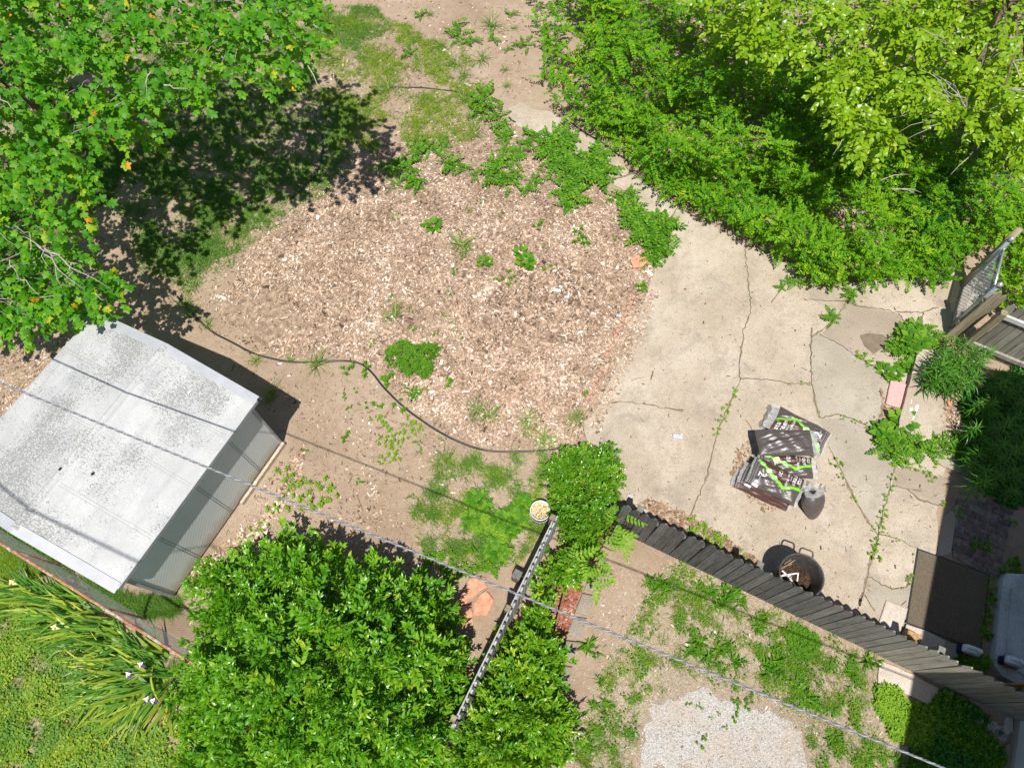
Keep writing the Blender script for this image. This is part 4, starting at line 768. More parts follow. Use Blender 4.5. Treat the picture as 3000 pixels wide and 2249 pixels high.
# low concrete wall
def obox(pl, z0, z1): return XY(pl)
lw = [(1530, 600), (1660, 610), (1640, 800), (1590, 1000), (1615, 1090), (1610, 1185), (1560, 1195), (1400, 1150), (1405, 1060)]
pw = XY(c6(lw), .17); root = tag(empty('low_wall', pw.mean(0)*[1, 1, 0]), 'low concrete planter wall with white paint spots, beside the pink slab', 'wall')
mb = MB(); mb.prism(rough(pw, .1, .004), 0, .17); mb.build('coping', 'concrete', root)
mb = MB()
for blob in ([(1480, 930), (1487, 930), (1484, 955), (1478, 950)], [(1510, 965), (1530, 965), (1528, 985), (1515, 1010), (1500, 1050), (1487, 1060), (1495, 1020), (1508, 990)], [(1470, 985), (1492, 980), (1490, 1000), (1478, 1005), (1470, 1000)]): mb.sheet(rough(XY(c6(blob), .174), .03, .004), .174)
mb.build('paint_spot', 'white_paint', root)
stone('kerb_stone', c6([(1560, 1280), (1600, 1255), (1740, 1340), (1800, 1380), (1790, 1410), (1680, 1370)]), 0, .06, 'concrete_grey', 'half buried concrete kerb in front of the shaded plants', 'kerb')
# white step
st = XY(c9([(2062, 405), (2240, 415), (2330, 430), (2330, 1150), (2140, 1120), (2030, 1060), (1985, 1000), (2000, 800), (2025, 560), (2040, 440)]))
root = tag(empty('door_step', st.mean(0)*[1, 1, 0]), 'worn white painted concrete step with rounded corners by the house', 'step')
mb = MB(); mb.prism(st-[.0, 0, 0], 0, .14); mb.build('tread', 'stoop_paint', root)
c_ = st.mean(0); s2 = c_+(st-c_)*[.86, .86, 1]+[.10, .0, 0]; mb = MB(); mb.prism(s2, .14, .17); mb.build('riser', 'stoop_paint', root)
# house: one wall stands at the right; only its foot comes into the picture
hu = np.array([.40, .9165, 0]); hn = np.array([-.9165, .40, 0]); w0 = np.array([6.89, -.42, 0])
hroot = tag(empty('house', w0), 'pale blue grey house wall standing at the lower right corner', 'house')
def hp(s, n, z): return w0+hu*s+hn*n+np.array([0, 0, z])
def hbox(mb, s0, s1, n0, n1, z0, z1):
    mb.box((hp(s0, n0, z0)+hp(s1, n1, z1))/2, s1-s0, n1-n0, z1-z0, hu, hn)
SE = 3.65; mb = MB(); hbox(mb, -9, SE-.5, -8, 0, .12, 5.6); mb.build('wall', 'siding', hroot)
mb = MB(); hbox(mb, -9, SE-.48, -7.99, .03, 0, .12); mb.build('foundation', 'concrete_grey', hroot)
mb = MB(); hbox(mb, -9.4, SE, -8.4, .76, 5.6, 5.8); a = [hp(-9.4, .76, 5.8), hp(SE, .76, 5.8), hp(SE, -3.9, 7.6), hp(-9.4, -3.9, 7.6), hp(SE, -8.4, 5.8), hp(-9.4, -8.4, 5.8)]
mb.raw(a, [[0, 1, 2, 3], [3, 2, 4, 5]], [[1, 4, 2], [0, 3, 5]]); mb.build('roof', 'roofing', hroot)
stone('paving_slab', c9([(2085, 1320), (2125, 1310), (2130, 1420), (2080, 1440), (2070, 1380)]), 0, .05, 'concrete_pale', 'pale broken slab in the shade at the foot of the house', 'slab')
stone('paving_slab', c9([(2060, 1620), (2080, 1510), (2110, 1490), (2130, 1540), (2110, 1680), (2060, 1690)]), 0, .05, 'concrete_grey', 'dark shaded slab against the house at the bottom right', 'slab')
for a, b, lb in ((1870, 1440, 'pale flat stone in the shaded weeds by the house'), (2050, 1465, 'square pale stone beside the house slab')): stone('stone_piece', c9([(a-12, b-10), (a+10, b-14), (a+16, b+8), (a-8, b+12)]), 0, .05, 'concrete_pale', lb, 'stone')
# ---- fences
def picket(name, base, d, n, wd, h, th, mat, parent, tip=.06, lean=0., z0=.03):
    """one board: base centre, d along the fence, n outwards"""
    d = np.asarray(d, float); n = np.asarray(n, float); pr = [(-wd/2, z0), (wd/2, z0), (wd/2, h-tip), (wd*.10, h), (-wd*.10, h), (-wd/2, h-tip)]
    mb = MB(); A = np.array([base+d*(x+lean*z)+np.array([0, 0, z])+n*th/2 for x, z in pr]); B = A-n*th
    m = len(pr); off = mb.raw(np.concatenate([A, B]), [[i, m+i, m+(i+1) % m, (i+1) % m] for i in range(m)])
    mb.NG += [([off+i for i in range(m)], .5), ([off+m+i for i in range(m-1, -1, -1)], .5)]
    return mb.build(name, mat, parent)
f0, f1 = G(1790, 1543), G(2985, 2114); fd = f1-f0; FL = np.linalg.norm(fd); fd /= FL; fn = np.array([-fd[1], fd[0], 0])
froot = tag(empty('picket_fence', f0), 'long grey picket fence with pointed boards between the patio and lower lawn', 'fence')
np_ = 45; FH = 1.36
for i in range(np_):
    p = f0+fd*((i+.5)*FL/np_)
    h = FH+rs.randn()*.012; ln = rs.randn()*.006
    mt = 'wood_dark' if i < 22 else ('wood_mid' if i < 30 else 'wood_light')
    if i >= 38: h = FH-.02+rs.randn()*.02; ln = rs.randn()*.02
    picket('picket', p, fd, -fn, FL/np_-.012, h, .018, mt, froot, .10, ln, .0 if i < 40 else .04)
for z in (.32, 1.08): mb = MB(); mb.box(f0+fd*FL/2+fn*.03+[0, 0, z], FL, .038, .085, fd, fn); mb.build('rail', 'wood_mid', froot)
for q in (.25, 2.0, 4.45, 6.35):
    mb = MB(); mb.box(f0+fd*min(q, FL-.1)+fn*.095+[0, 0, .60], .09, .09, 1.22, fd, fn, bev=.006); mb.build('post', 'wood_mid', froot)
# pale picket fence seen almost from above
b0, b1 = G(1637, 1503, 1.15), G(1328, 2135, 1.15); b0[2] = b1[2] = 0; bd = b1-b0; BL = np.linalg.norm(bd); bd /= BL; bn = np.array([-bd[1], bd[0], 0])
broot = tag(empty('picket_fence', b0), 'narrow pale fence of pointed boards seen from above beside the white bucket', 'fence')
nb = 28
for i in range(nb): picket('picket', b0+bd*((i+.5)*BL/nb), bd, bn, BL/nb-.026, 1.15+rs.randn()*.012, .02, 'wood_white', broot, .07, rs.randn()*.006)
for z in (.3, .92): mb = MB(); mb.box(b0+bd*BL/2-bn*.032+[0, 0, z], BL, .04, .085, bd, bn); mb.build('rail', 'wood_white', broot)
for q in (.05, 1.45, BL-.1):
    mb = MB(); mb.box(b0+bd*q-bn*.06+[0, 0, .5], .085, .085, 1.0, bd, bn, bev=.006); mb.build('post', 'wood_post', broot)
g = G(1519, 1683, .3); mb = MB(); mb.box((g[0]-.02, g[1], .17), .14, .13, .34, bd, bn, bev=.008); tag(mb.build('wooden_post', 'wood_mid'), 'short grey wooden post stub standing left of the pale fence', 'post')
# chain-link
def chain(mb, p0, p1, z0, z1, pitch=.055, rad=.0016):
    d = p1-p0; Ln = np.linalg.norm(d); d = d/Ln; nr = max(2, int((z1-z0)/pitch)); nc = int(Ln/pitch)
    hz = (z1-z0)/nr/2
    for k in range(nc+1):
        zz = np.arange(0, 2*nr+1)
        for s in (1,):
            u = (k+.5*(zz % 2))*pitch; ok = u <= Ln
            P = p0+d*np.minimum(u, Ln)[:, None]+np.c_[0*zz, 0*zz, z0+zz*hz]; mb.tube(P, rad, 3, cap=False)
            u2 = (k+.5-.5*(zz % 2)+.5)*pitch-.5*pitch+.5*pitch*0
            P = p0+d*np.clip((k+1-.5*(zz % 2))*pitch, 0, Ln)[:, None]+np.c_[0*zz, 0*zz, z0+zz*hz]; mb.tube(P, rad, 3, cap=False)
r0_, r1_ = G(-180, 1478, 1.14), G(585, 1955, 1.14); g0, g1_ = r0_*[1, 1, 0], r1_*[1, 1, 0]
croot = tag(empty('chain_link_fence', g0), 'chain link fence with a rusty top rail below the shed', 'fence')
mb = MB(); mb.tube(np.linspace(r0_, r1_, 12)+np.c_[np.zeros((12, 2)), .006*rs.randn(12)], .021, 10); mb.build('top_rail', 'rust', croot, True)
mb = MB(); chain(mb, g0, g1_, .02, 1.17, .072, .0022); mb.build('mesh', 'galv_dark', croot)
for q in (.04, .30, .66, .99):
    p = g0+(g1_-g0)*q; mb = MB(); mb.tube([p, p+[0, 0, .6], p+[0, 0, 1.17]], .022, 10); mb.lathe([(.0, .03), (.024, .015), (.026, 0)], p+[0, 0, 1.16], 10); mb.build('post', 'rust', croot, True)
# gate
q0, q1 = G(2783, 962), G(2817, 838); qd = q1-q0; QL = np.linalg.norm(qd); qd /= QL
groot = tag(empty('chain_link_gate', q0), 'galvanised chain link gate between two capped steel posts at the patio corner', 'gate')
for p in (q0, q1):
    mb = MB(); mb.tube([p, p+[0, 0, .7], p+[0, 0, 1.42]], .036, 14); mb.lathe([(.001, .05), (.03, .04), (.045, .01), (.046, -.03), (.036, -.03)], p+[0, 0, 1.42], 16); mb.build('post', 'galv', groot, True)
mb = MB(); a, b = q0+qd*.09, q1-qd*.09
for z in (.08, 1.25): mb.tube([a+[0, 0, z], (a+b)/2+[0, 0, z], b+[0, 0, z]], .021, 10)
for p in (a, b): mb.tube([p+[0, 0, .08], p+[0, 0, .6], p+[0, 0, 1.27]], .021, 10)
mb.build('frame', 'galv', groot, True)
mb = MB(); chain(mb, a, b, .08, 1.25, .072, .004); mb.build('mesh', 'galv', groot)
for p, z in ((a, .35), (a, 1.05), (b, .75)):
    mb = MB(); mb.box(p+[0, 0, z], .10, .07, .06, qd, (-qd[1], qd[0], 0), bev=.01); mb.build('hinge', 'galv', groot)
pt = G(2822, 832); mb = MB(); mb.tube([pt, pt+[.02, .03, .8], pt+[.05, .06, 1.55]], [.065, .058, .05], 10); tag(mb.build('wooden_post', 'wood_post', smooth=True), 'rough round wooden post behind the gate at the thicket edge', 'post')
# narrow board panel in front of the gate
e0 = G(2762, 987); ed = G(2812, 990)-e0; ed /= np.linalg.norm(ed); en = np.array([-ed[1], ed[0], 0])
proot = tag(empty('board_panel', e0), 'narrow brown panel of upright boards standing in front of the gate', 'fence panel')
for i in range(2): picket('board', e0+ed*(.07+.135*i), ed, -en, .13, 1.5-.10*i, .02, 'wood_post', proot, .08, .01)
for z in (.45, 1.12): mb = MB(); mb.box(e0+ed*.14+en*.035+[0, 0, z], .27, .04, .09, ed, en); mb.build('rail', 'wood_post', proot)
# picket fence at the right edge (rails on this side)
h0, h1 = G(2812, 1012), G(3090, 1128); hd = h1-h0; HL = np.linalg.norm(hd); hd /= HL; hnn = np.array([-hd[1], hd[0], 0])
hr = tag(empty('picket_fence', h0), 'grey brown picket fence with exposed rails at the right edge behind the lilies', 'fence')
nh = 13
for i in range(nh): picket('picket', h0+hd*((i+.5)*HL/nh), hd, hnn, HL/nh-.012, 1.42+rs.randn()*.015, .02, 'wood_light', hr, .09, rs.randn()*.006)
for z in (.22, 1.12):
    mb = MB(); mb.box(h0+hd*HL/2-hnn*.035+[0, 0, z], HL, .045, .09, hd, hnn); mb.build('rail', 'wood_white' if z > 1 else 'wood_light', hr)
mb = MB(); mb.box(h0+hd*.02-hnn*.06+[0, 0, .62], .10, .10, 1.24, hd, hnn, bev=.008); mb.build('post', 'wood_post', hr)
# ---- cables
def cable(p0, p1, name, label, sag=.05, n=1100, rad=.0058, turn=.11):
    t_ = np.linspace(0, 1, n)[:, None]; C = p0+(p1-p0)*t_; C[:, 2] -= sag*4*(t_[:, 0]*(1-t_[:, 0]))
    d = (p1-p0)/np.linalg.norm(p1-p0); A = np.cross(d, [0, 0, 1]); A /= np.linalg.norm(A); B = np.cross(A, d); Ln = np.linalg.norm(p1-p0); mb = MB()
    for k in range(3):
        ph = t_*Ln/turn*2*PI+k*2*PI/3; mb.tube(C+rad*1.05*(np.cos(ph)*A+np.sin(ph)*B), rad, 6, r=(0., .3, 1.)[k])
    return tag(mb.build(name, 'cable', smooth=True), label, 'cable')
CZ = 4.25
ca, cb_ = G(-30, 1108, CZ), G(2790, 2258, CZ); dv = cb_-ca
cable(ca-dv*.25, cb_+dv*.25, 'overhead_cable', 'twisted overhead service cable crossing the yard from the shed to the lower right', .02)
ra, rb = G(30, 1440, 1.85)-SUN*(8-1.85)*-1*-1, G(390, 1642, 1.72)-SUN*(8-1.72)
dv = rb-ra; dv[2] = 0; cable(ra-dv*2.5, rb+dv*5, 'overhead_cable', 'second overhead cable, higher up, its shadow falling on the shed roof', .0, 300, .011)
# ---- mulch bags
E_IM = lambda a, b, z: G(b[0], b[1], z)-G(a[0], a[1], z)
def cz(u, v): return (2100+u/4.145, 1150+v/4.145)
def textmesh(txt, size):
    cu = bpy.data.curves.new('t', 'FONT'); cu.body = txt; cu.size = size; cu.align_x = 'CENTER'; cu.align_y = 'CENTER'; cu.resolution_u = 3
    ob = bpy.data.objects.new('t', cu); col.objects.link(ob); dg = bpy.context.evaluated_depsgraph_get(); dg.update()
    me = bpy.data.meshes.new_from_object(ob.evaluated_get(dg)); V = np.array([v.co[:] for v in me.vertices]); Fc = [list(p.vertices) for p in me.polygons]
    bpy.data.objects.remove(ob); bpy.data.curves.remove(cu); bpy.data.meshes.remove(me); return V, Fc
def bag(label, c, zc, L, Wd, Tk, up, side, mat, design=0, seam=(1, 0), tilt=(0, 0), seed=0, text=()):
    """up: direction of the bag's printed top; side: direction the lettering reads"""
    r_ = np.random.RandomState(seed); up = np.asarray(up, float); up /= np.linalg.norm(up); sd = np.asarray(side, float); sd = sd-up*(sd@up); sd /= np.linalg.norm(sd)
    nrm = np.cross(sd, up); up = up+nrm*tilt[0]; up /= np.linalg.norm(up); sd = sd+nrm*tilt[1]; sd = sd-up*(sd@up); sd /= np.linalg.norm(sd); nrm = np.cross(sd, up)
    C = np.array([c[0], c[1], zc]); ph = r_.rand(8)*6
    def S(a, b, o=0., top=True):
        a = np.asarray(a, float); b = np.asarray(b, float)
        e = np.clip(1-np.abs(a)**2.6, 0, 1)**.6*np.clip(1-np.abs(b)**3.6, 0, 1)**.6
        wr = .012*np.sin(7*a+3*b+ph[0])+.010*np.sin(11*b-5*a+ph[1])+.006*np.sin(17*a+9*b+ph[2])+.014*np.sin(2.5*a+ph[3])*np.sin(3*b+ph[4])+.0035*np.sin(15*a+9*b+2*np.sin(5*b+ph[0])+ph[4])*np.clip(.5+np.sin(3*a+4*b+ph[5]), 0, 1)+.003*np.sin(22*b-9*a+2*np.sin(6*a)+ph[6])*np.clip(.3+np.sin(4*b-3*a+ph[7]), 0, 1)
        z = Tk*.5*e*(1 if top else -1)+(wr*e if top else 0)
        x = a*Wd/2*(1-.05*(1-a*a)*0-.05*np.cos(b*PI/2)*0+.03*np.sin(4*b+ph[5])*(np.abs(a)**3)); y = b*L/2*(1+.02*np.sin(3*a+ph[6])*(np.abs(b)**3))
        return C+x[..., None]*sd+y[..., None]*up+(z+o)[..., None]*nrm
    Tk = Tk*1.35; root = tag(empty('mulch_bag', C-nrm*Tk/2), label, 'bag')
    A, B = np.meshgrid(np.linspace(-1, 1, 60), np.linspace(-1, 1, 90), indexing='ij')
    mb = MB(); mb.grid(S(A, B)); mb.grid(S(A, B, 0, False)[::-1]); mb.build('body', mat, root, True)
    for e in (1, -1):
        wds = seam[0] if e > 0 else seam[1]
        if wds <= 0: continue
        a = np.linspace(-.96, .96, 26); rows = [S(a, np.full(26, e*.985), .004)]
        for f in (.5, 1.): rows.append(rows[0]+up*e*wds*f*(1+.1*np.sin(a*9+ph[0]))[:, None]+nrm*(.012*np.sin(a*14+f*3+ph[1])-.02*f)[:, None])
        mb = MB(); mb.grid(np.array(rows) if e < 0 else np.array(rows)[::-1]); mb.build('seam', 'clear_film', root, True)
    if design:
        bs = np.array([1.0, .6, .29, 0, -.5, -1.0])[::-1]; as_ = np.array([-.15, .10, .42, .15, -.35, -.9])[::-1]
        def sb(b): return np.interp(b, bs, as_)
        bb = np.linspace(-.72, .97, 44); ff = np.linspace(0, 1, 22)
        Bm, Fm = np.meshgrid(bb, ff, indexing='ij'); Am = -.985+(sb(Bm)+.985)*Fm
        mb = MB(); mb.grid(S(Am, Bm, .003)[:, ::-1]); mb.build('printed_panel', 'bag_brown', root, True)
        bb = np.linspace(-.9, .97, 60); off_ = np.linspace(-.07, .10, 4); Bm, Om = np.meshgrid(bb, off_, indexing='ij')
        mb = MB(); mb.grid(S(np.clip(sb(Bm)+Om*1.3, -.99, .99), Bm+0*Om, .006)[:, ::-1]); mb.build('stripe', 'bag_green', root, True)
        mb = MB()
        for k_ in (-.12, -.42, -.72):
            th = np.linspace(0, 2*PI, 17)[:-1]; rr = .11
            ca_ = sb(k_)+.03; rings = [S(ca_+f*rr*L/Wd*np.cos(th)*.95, k_+f*rr*np.sin(th), .009) for f in (1, .55, .02)]
            P_ = np.array([np.r_[q, q[:1]] for q in rings]); mb.grid(P_[:, ::-1] if True else P_)
        mb.build('print_spot', 'bag_palegreen', root, True)
        mb = MB()
        for b0_, b1_ in ((-.86, -.81), (-.95, -.90)):
            Bm, Am = np.meshgrid(np.linspace(b0_, b1_, 3), np.linspace(-.97, .97, 24), indexing='ij'); mb.grid(S(Am, Bm, .0035))
        mb.build('print_band', 'bag_band', root, True)
        mbt = MB(); mbg = MB()
        for txt, a0, b0_, hgt, g_ in text:
            V, Fc = textmesh(txt, hgt); aa = a0+V[:, 0]/(Wd/2); b2 = b0_+V[:, 1]/(L/2); ok = (np.abs(aa).max() < 1.0)
            Q = S(np.clip(aa, -.99, .99), np.clip(b2, -.99, .99), .010); off = (mbg if g_ else mbt).n; tgt = mbg if g_ else mbt
            tgt.V.append(Q); tgt.n += len(Q); tgt.NG += [([i+off for i in f], .5) for f in Fc]
        if mbt.n: mbt.build('lettering', 'bag_white', root)
        if mbg.n: mbg.build('emblem', 'bag_green', root)
    # white data labels at the printed foot
    if design == 1:
        mb = MB(); Bm, Am = np.meshgrid(np.linspace(-.80, -.55, 5), np.linspace(.86, .99, 4), indexing='ij'); mb.grid(S(Am, Bm, .006)); mb.build('sticker', 'bag_white', root, True)
    return root
TXT = [('sta', -.60, .83, .105, 0), ('green', -.55, .64, .105, 0), ('*', -.28, .83, .09, 1), ('PREMIUM', -.5, .47, .022, 0), ('Brown Mulch', -.40, .36, .058, 0), ('120', -.5, .02, .08, 0), ('2', .15, -.60, .17, 0), ('cu ft', .42, -.62, .035, 0)]
def bagc(cs, z):
    P = [G(*cz(*q), z) for q in cs]; return P
def mkbag(label, cs, z, Tk, flip, mat, design=0, seam=(.05, .03), tilt=(0, 0), seed=0, text=()):
    """cs: four corners TL TR BR BL of the bag; printed top at the right end unless flip"""
    P = bagc(cs, z); c = sum(P)/4; up = (P[1]+P[2])/2-(P[0]+P[3])/2; L = np.linalg.norm(up); sd = (P[3]+P[2])/2-(P[0]+P[1])/2; Wd = np.linalg.norm(sd)
    if flip: up = -up; sd = -sd
    return bag(label, c, z-Tk*.25, L, Wd, Tk, up, sd, mat, design, seam, tilt, seed, text)
mkbag('brown mulch bag at the very bottom of the stack, its long side showing', [(300, 900), (930, 1200), (870, 1440), (190, 1130)], .12, .16, False, 'bag_brown', 2, (.03, .05), (0, 0), 1)
mkbag('brown mulch bag second from the bottom of the front stack', [(400, 830), (960, 1130), (900, 1400), (260, 1090)], .24, .16, False, 'bag_brown', 1, (.03, .05), (0, 0), 2, TXT)
mkbag('grey backed mulch bag at the bottom of the rear stack', [(720, 170), (1330, 500), (1200, 780), (560, 430)], .13, .16, True, 'bag_grey', 0, (.06, .03), (0, 0), 3)
mkbag('printed mulch bag lying under the blank bag, green stripe at its right end', [(560, 720), (1230, 800), (1110, 1020), (480, 960)], .27, .16, False, 'bag_grey', 2, (.08, .03), (0, 0), 4, TXT)
mkbag('printed mulch bag at the back, lettering near its left end', [(800, 160), (1385, 475), (1270, 760), (630, 430)], .30, .17, True, 'bag_grey', 2, (.12, .03), (0, 0), 5, TXT)
mkbag('printed mulch bag on top at the front, green stripe across the middle', [(515, 765), (1060, 1050), (965, 1370), (350, 1080)], .40, .17, False, 'bag_grey', 1, (.05, .03), (0, 0), 6, TXT)
mkbag('blank shiny grey mulch bag lying on top of the pile', [(490, 450), (1150, 425), (1185, 770), (510, 740)], .46, .17, False, 'bag_grey', 0, (.10, .0), (0, .05), 7)
# open upright bag
g = G(*cz(1165, 1380)); ug = tag(empty('mulch_bag', g), 'opened mulch bag standing upright with a clear crumpled neck, right of the pile', 'bag')
th = np.linspace(0, 2*PI, 41)[:-1]; B0 = G(*cz(1165, 1535), .02); B1 = G(*cz(1175, 1165), .40); axd = B1-B0; Lx = np.linalg.norm(axd); axd /= Lx
sx = np.cross(axd, [0, 0, 1]); sx /= np.linalg.norm(sx); sy = np.cross(sx, axd); rings = []
for f, rx, ry in ((0, .035, .012), (.05, .07, .04), (.2, .115, .09), (.42, .165, .13), (.62, .18, .135), (.76, .165, .125), (.82, .15, .115)):
    q = B0+axd*Lx*f+sx*(np.cos(th)*rx*(1+.04*np.sin(3*th+f*9)))[:, None]+sy*(np.sin(th)*ry*(1+.05*np.sin(5*th+f*14)))[:, None]; q[:, 2] = np.maximum(q[:, 2], .032); rings.append(q)
P_ = np.array([np.r_[q, q[:1]] for q in rings]); mb = MB(); mb.grid(P_[:, ::-1]); mb.grid(np.array([P_[0], np.broadcast_to(P_[0].mean(0), P_[0].shape)])); mb.build('body', 'bag_grey', ug, True)
mb = MB(); top = rings[-1]; cen = top.mean(0); nk = []
for f, dz, sc in ((0, 0, 1), (.35, .05, 1.04), (.7, .10, 1.0), (1, .12, 1.12)): nk.append(cen+(top-cen)*sc*(1+.16*f*np.sin(7*th)[:, None]+.10*f*np.sin(13*th+2)[:, None])+axd*(dz+.03*f*np.sin(5*th+1))[:, None])
mb.grid(np.array([np.r_[q, q[:1]] for q in nk])[:, ::-1]); mb.build('neck', 'clear_film', ug, True)
mb = MB(); mb.grid(np.array([np.r_[q, q[:1]] for q in (cen+(top-cen)*.97-axd*.02, np.broadcast_to(cen-axd*.03, top.shape))])[:, ::-1]); mb.build('contents', 'bag_brown', ug)
# ---- tub with rubbish, bucket, jugs
def ring_handle(mb, c, d, z, wd, out, rad):
    d = np.array([d[0], d[1], 0]); s = np.array([-d[1], d[0], 0]); pts = [c+s*wd/2-d*.01, c+s*wd/2+d*out*.45, c+s*(wd/2-.015)+d*out*.9, c+s*(wd/2-.035)+d*out, c-s*(wd/2-.035)+d*out, c-s*(wd/2-.015)+d*out*.9, c-s*wd/2+d*out*.45, c-s*wd/2-d*.01]
    mb.tube([p+[0, 0, z] for p in pts], rad, 8)
TZ = .76; tc = G(2350, 1685, TZ); tr = .315; tc0 = tc*[1, 1, 0]+[0, 0, .03]
root = tag(empty('tub', tc0), 'tall dark round tub with two loop handles holding soil and rubbish', 'tub')
prof = [(.0, 0), (.24, 0), (.25, .02), (tr-.02, TZ-.10), (tr, TZ-.09), (tr+.004, TZ-.05), (tr, TZ-.035), (tr-.012, TZ-.032), (tr-.022, TZ-.06), (tr-.03, TZ-.12), (.24, .30)]
mb = MB(); mb.lathe(prof, tc0, 48); mb.build('body', 'tub', root, True)
hd_ = np.array([.36, .93]); hd_ /= np.linalg.norm(hd_)
for s in (1, -1):
    mb = MB(); ring_handle(mb, tc0+np.array([*(hd_*s*(tr-.005)), 0]), hd_*s, TZ-.055, .19, .085 if s > 0 else .03, .013); mb.build('handle', 'tub', root, True)
a_, r_ = np.meshgrid(np.linspace(0, 2*PI, 49), np.linspace(0.001, 1, 14), indexing='ij'); zz = .36+.03*np.sin(5*a_)*r_+.05*(1-r_)+.03*np.cos(3*a_+1)*r_
mb = MB(); mb.grid(np.stack([tc0[0]+.265*r_*np.cos(a_), tc0[1]+.265*r_*np.sin(a_), tc0[2]+zz], -1)[:, ::-1]); mb.build('contents', 'soil', root, True)
def czt(u, v, z): return G(2200+u/5.5275, 1550+v/5.5275, z)
for a, b, wd, lb in (((520, 655), (640, 760), .022, 'white plastic strip in the tub, crossing over another strip'), ((490, 745), (765, 700), .022, 'longest white plastic strip lying across the soil in the tub'), ((645, 770), (745, 915), .018, 'white plastic strip in the tub pointing down towards the fence'), ((770, 830), (785, 690), .02, 'curved white plastic strip at the middle of the tub')):
    z = .50; A_, B_ = czt(*a, z), czt(*b, z); d = B_-A_; Ln = np.linalg.norm(d); d /= Ln; mb = MB(); mb.box((A_+B_)/2-[0, 0, .0], Ln, wd, .012, d, (-d[1], d[0], 0), bev=.003); 
    o_ = mb.build('plastic_strip', 'white_plastic'); o_.location.z -= .05; tag(o_, lb, 'plastic strip')
mb = MB(); cR = czt(570, 780, .46); th = np.linspace(0, 2*PI, 25); mb.tube(np.c_[cR[0]+.07*np.cos(th), cR[1]+.05*np.sin(th), np.full(25, .47)], .004, 5, cap=False); tag(mb.build('plastic_ring', 'white_plastic'), 'thin pale plastic ring lying in the tub', 'ring')
for a, b in (((490, 640), (715, 495)), ((510, 620), (660, 560)), ((540, 560), (650, 490))):
    mb = MB(); mb.tube([czt(*a, .45), (czt(*a, .45)+czt(*b, .58))/2+[0, 0, .01], czt(*b, .58)], .004, 5); tag(mb.build('dry_stalk', 'sill_wood'), 'thin dry stalk leaning on the inside of the tub', 'stalk', 'dry stalks in the tub')
bc = G(1583, 1494, .36)*[1, 1, 0]; root = tag(empty('bucket', bc), 'white plastic bucket of leaf mush standing at the end of the pale fence', 'bucket')
mb = MB(); mb.lathe([(.0, 0), (.13, 0), (.135, .01), (.148, .30), (.156, .302), (.157, .36), (.148, .363), (.144, .35), (.138, .22)], bc, 40); mb.build('body', 'white_plastic', root, True)
mb = MB(); a_, r_ = np.meshgrid(np.linspace(0, 2*PI, 33), np.linspace(0.001, 1, 8), indexing='ij'); mb.grid(np.stack([bc[0]+.139*r_*np.cos(a_), bc[1]+.139*r_*np.sin(a_), .26+.012*np.sin(4*a_)*r_], -1)[:, ::-1]); mb.build('contents', 'leafmush', root)
mb = MB(); th = np.linspace(PI*1.02, PI*1.98, 14); mb.tube(np.c_[bc[0]+.165*np.cos(th), bc[1]+.165*np.sin(th), .31-.12*np.sin(-th)*.6], .0035, 5); mb.build('handle', 'galv', root, True)
def jug(bx, by, z0, label, seed):
    c = G(bx, by, z0); root = tag(empty('jug', c), label, 'jug'); u = np.array([.93, -.37, 0]); u /= np.linalg.norm(u); v = np.array([-u[1], u[0], 0]); th = np.linspace(0, 2*PI, 33)
    def rr(z, L, Wd, sh=0., p=.42): return c+u*((np.sign(np.cos(th))*np.abs(np.cos(th))**p)*L/2+sh)[:, None]+v*((np.sign(np.sin(th))*np.abs(np.sin(th))**p)*Wd/2)[:, None]+np.array([0, 0, z])
    mb = MB(); R_ = [rr(0, .02, .02), rr(0, .20, .11), rr(.012, .225, .125), rr(.19, .225, .125), rr(.235, .215, .118), rr(.27, .17, .10, .01), rr(.285, .10, .07, .03), rr(.286, .01, .01, .03)]; mb.grid(np.array(R_)[:, ::-1]); mb.build('body', 'jug', root, True)
    mb = MB(); mb.grid(np.array([rr(.02, .231, .131), rr(.17, .231, .131)])[:, ::-1]); sv = mb.build('sleeve', 'navy', root, True)
    mb = MB(); P_ = [c+u*x+v*(-.0685)+[0, 0, z] for z in (.04, .155) for x in (-.085, .09)]; mb.raw(P_, [[0, 1, 3, 2]]); mb.build('label', 'orange', sv)
    mb = MB(); mb.lathe([(0, .325), (.028, .325), (.034, .318), (.036, .285), (.02, .28)], c+u*.062, 20); mb.build('cap', 'white_plastic', root, True)
    mb = MB(); mb.tube([c-u*.085+[0, 0, .24], c-u*.075+[0, 0, .285], c-u*.03+[0, 0, .30], c+u*.02+[0, 0, .285]], .014, 8); mb.build('handle', 'white_plastic', root, True)
    mb = MB(); mb.lathe([(0, .0), (.13, .0), (.14, .01), (.133, .015), (.13, .006), (0, .006)], c-[0, 0, .0], 24); 
    return root
jug(2822, 1907, .03, 'white jug with a navy sleeve standing on the ground by the step', 1); jug(2945, 1940, .17, 'white jug with a navy sleeve standing on the white step', 2)
# rolled magenta thing behind the fence
a, b = czt(1180, 1180, .05), czt(1860, 1500, .05); root = tag(empty('foam_roll', (a+b)/2*[1, 1, 0]), 'magenta plastic roll lying along the far foot of the dark fence', 'roll')
mb = MB(); mb.tube(np.linspace(a, b, 12)+np.c_[np.zeros((12, 2)), .004*np.sin(np.arange(12)*2)], .052, 14); mb.build('roll', 'magenta', root, True)
mb = MB(); mb.tube([a-(b-a)*.02, a, a+(b-a)*.03], .035, 10); mb.build('end_cap', 'white_plastic', root, True)
g = czt(1975, 1470, .25)*[1, 1, 0]
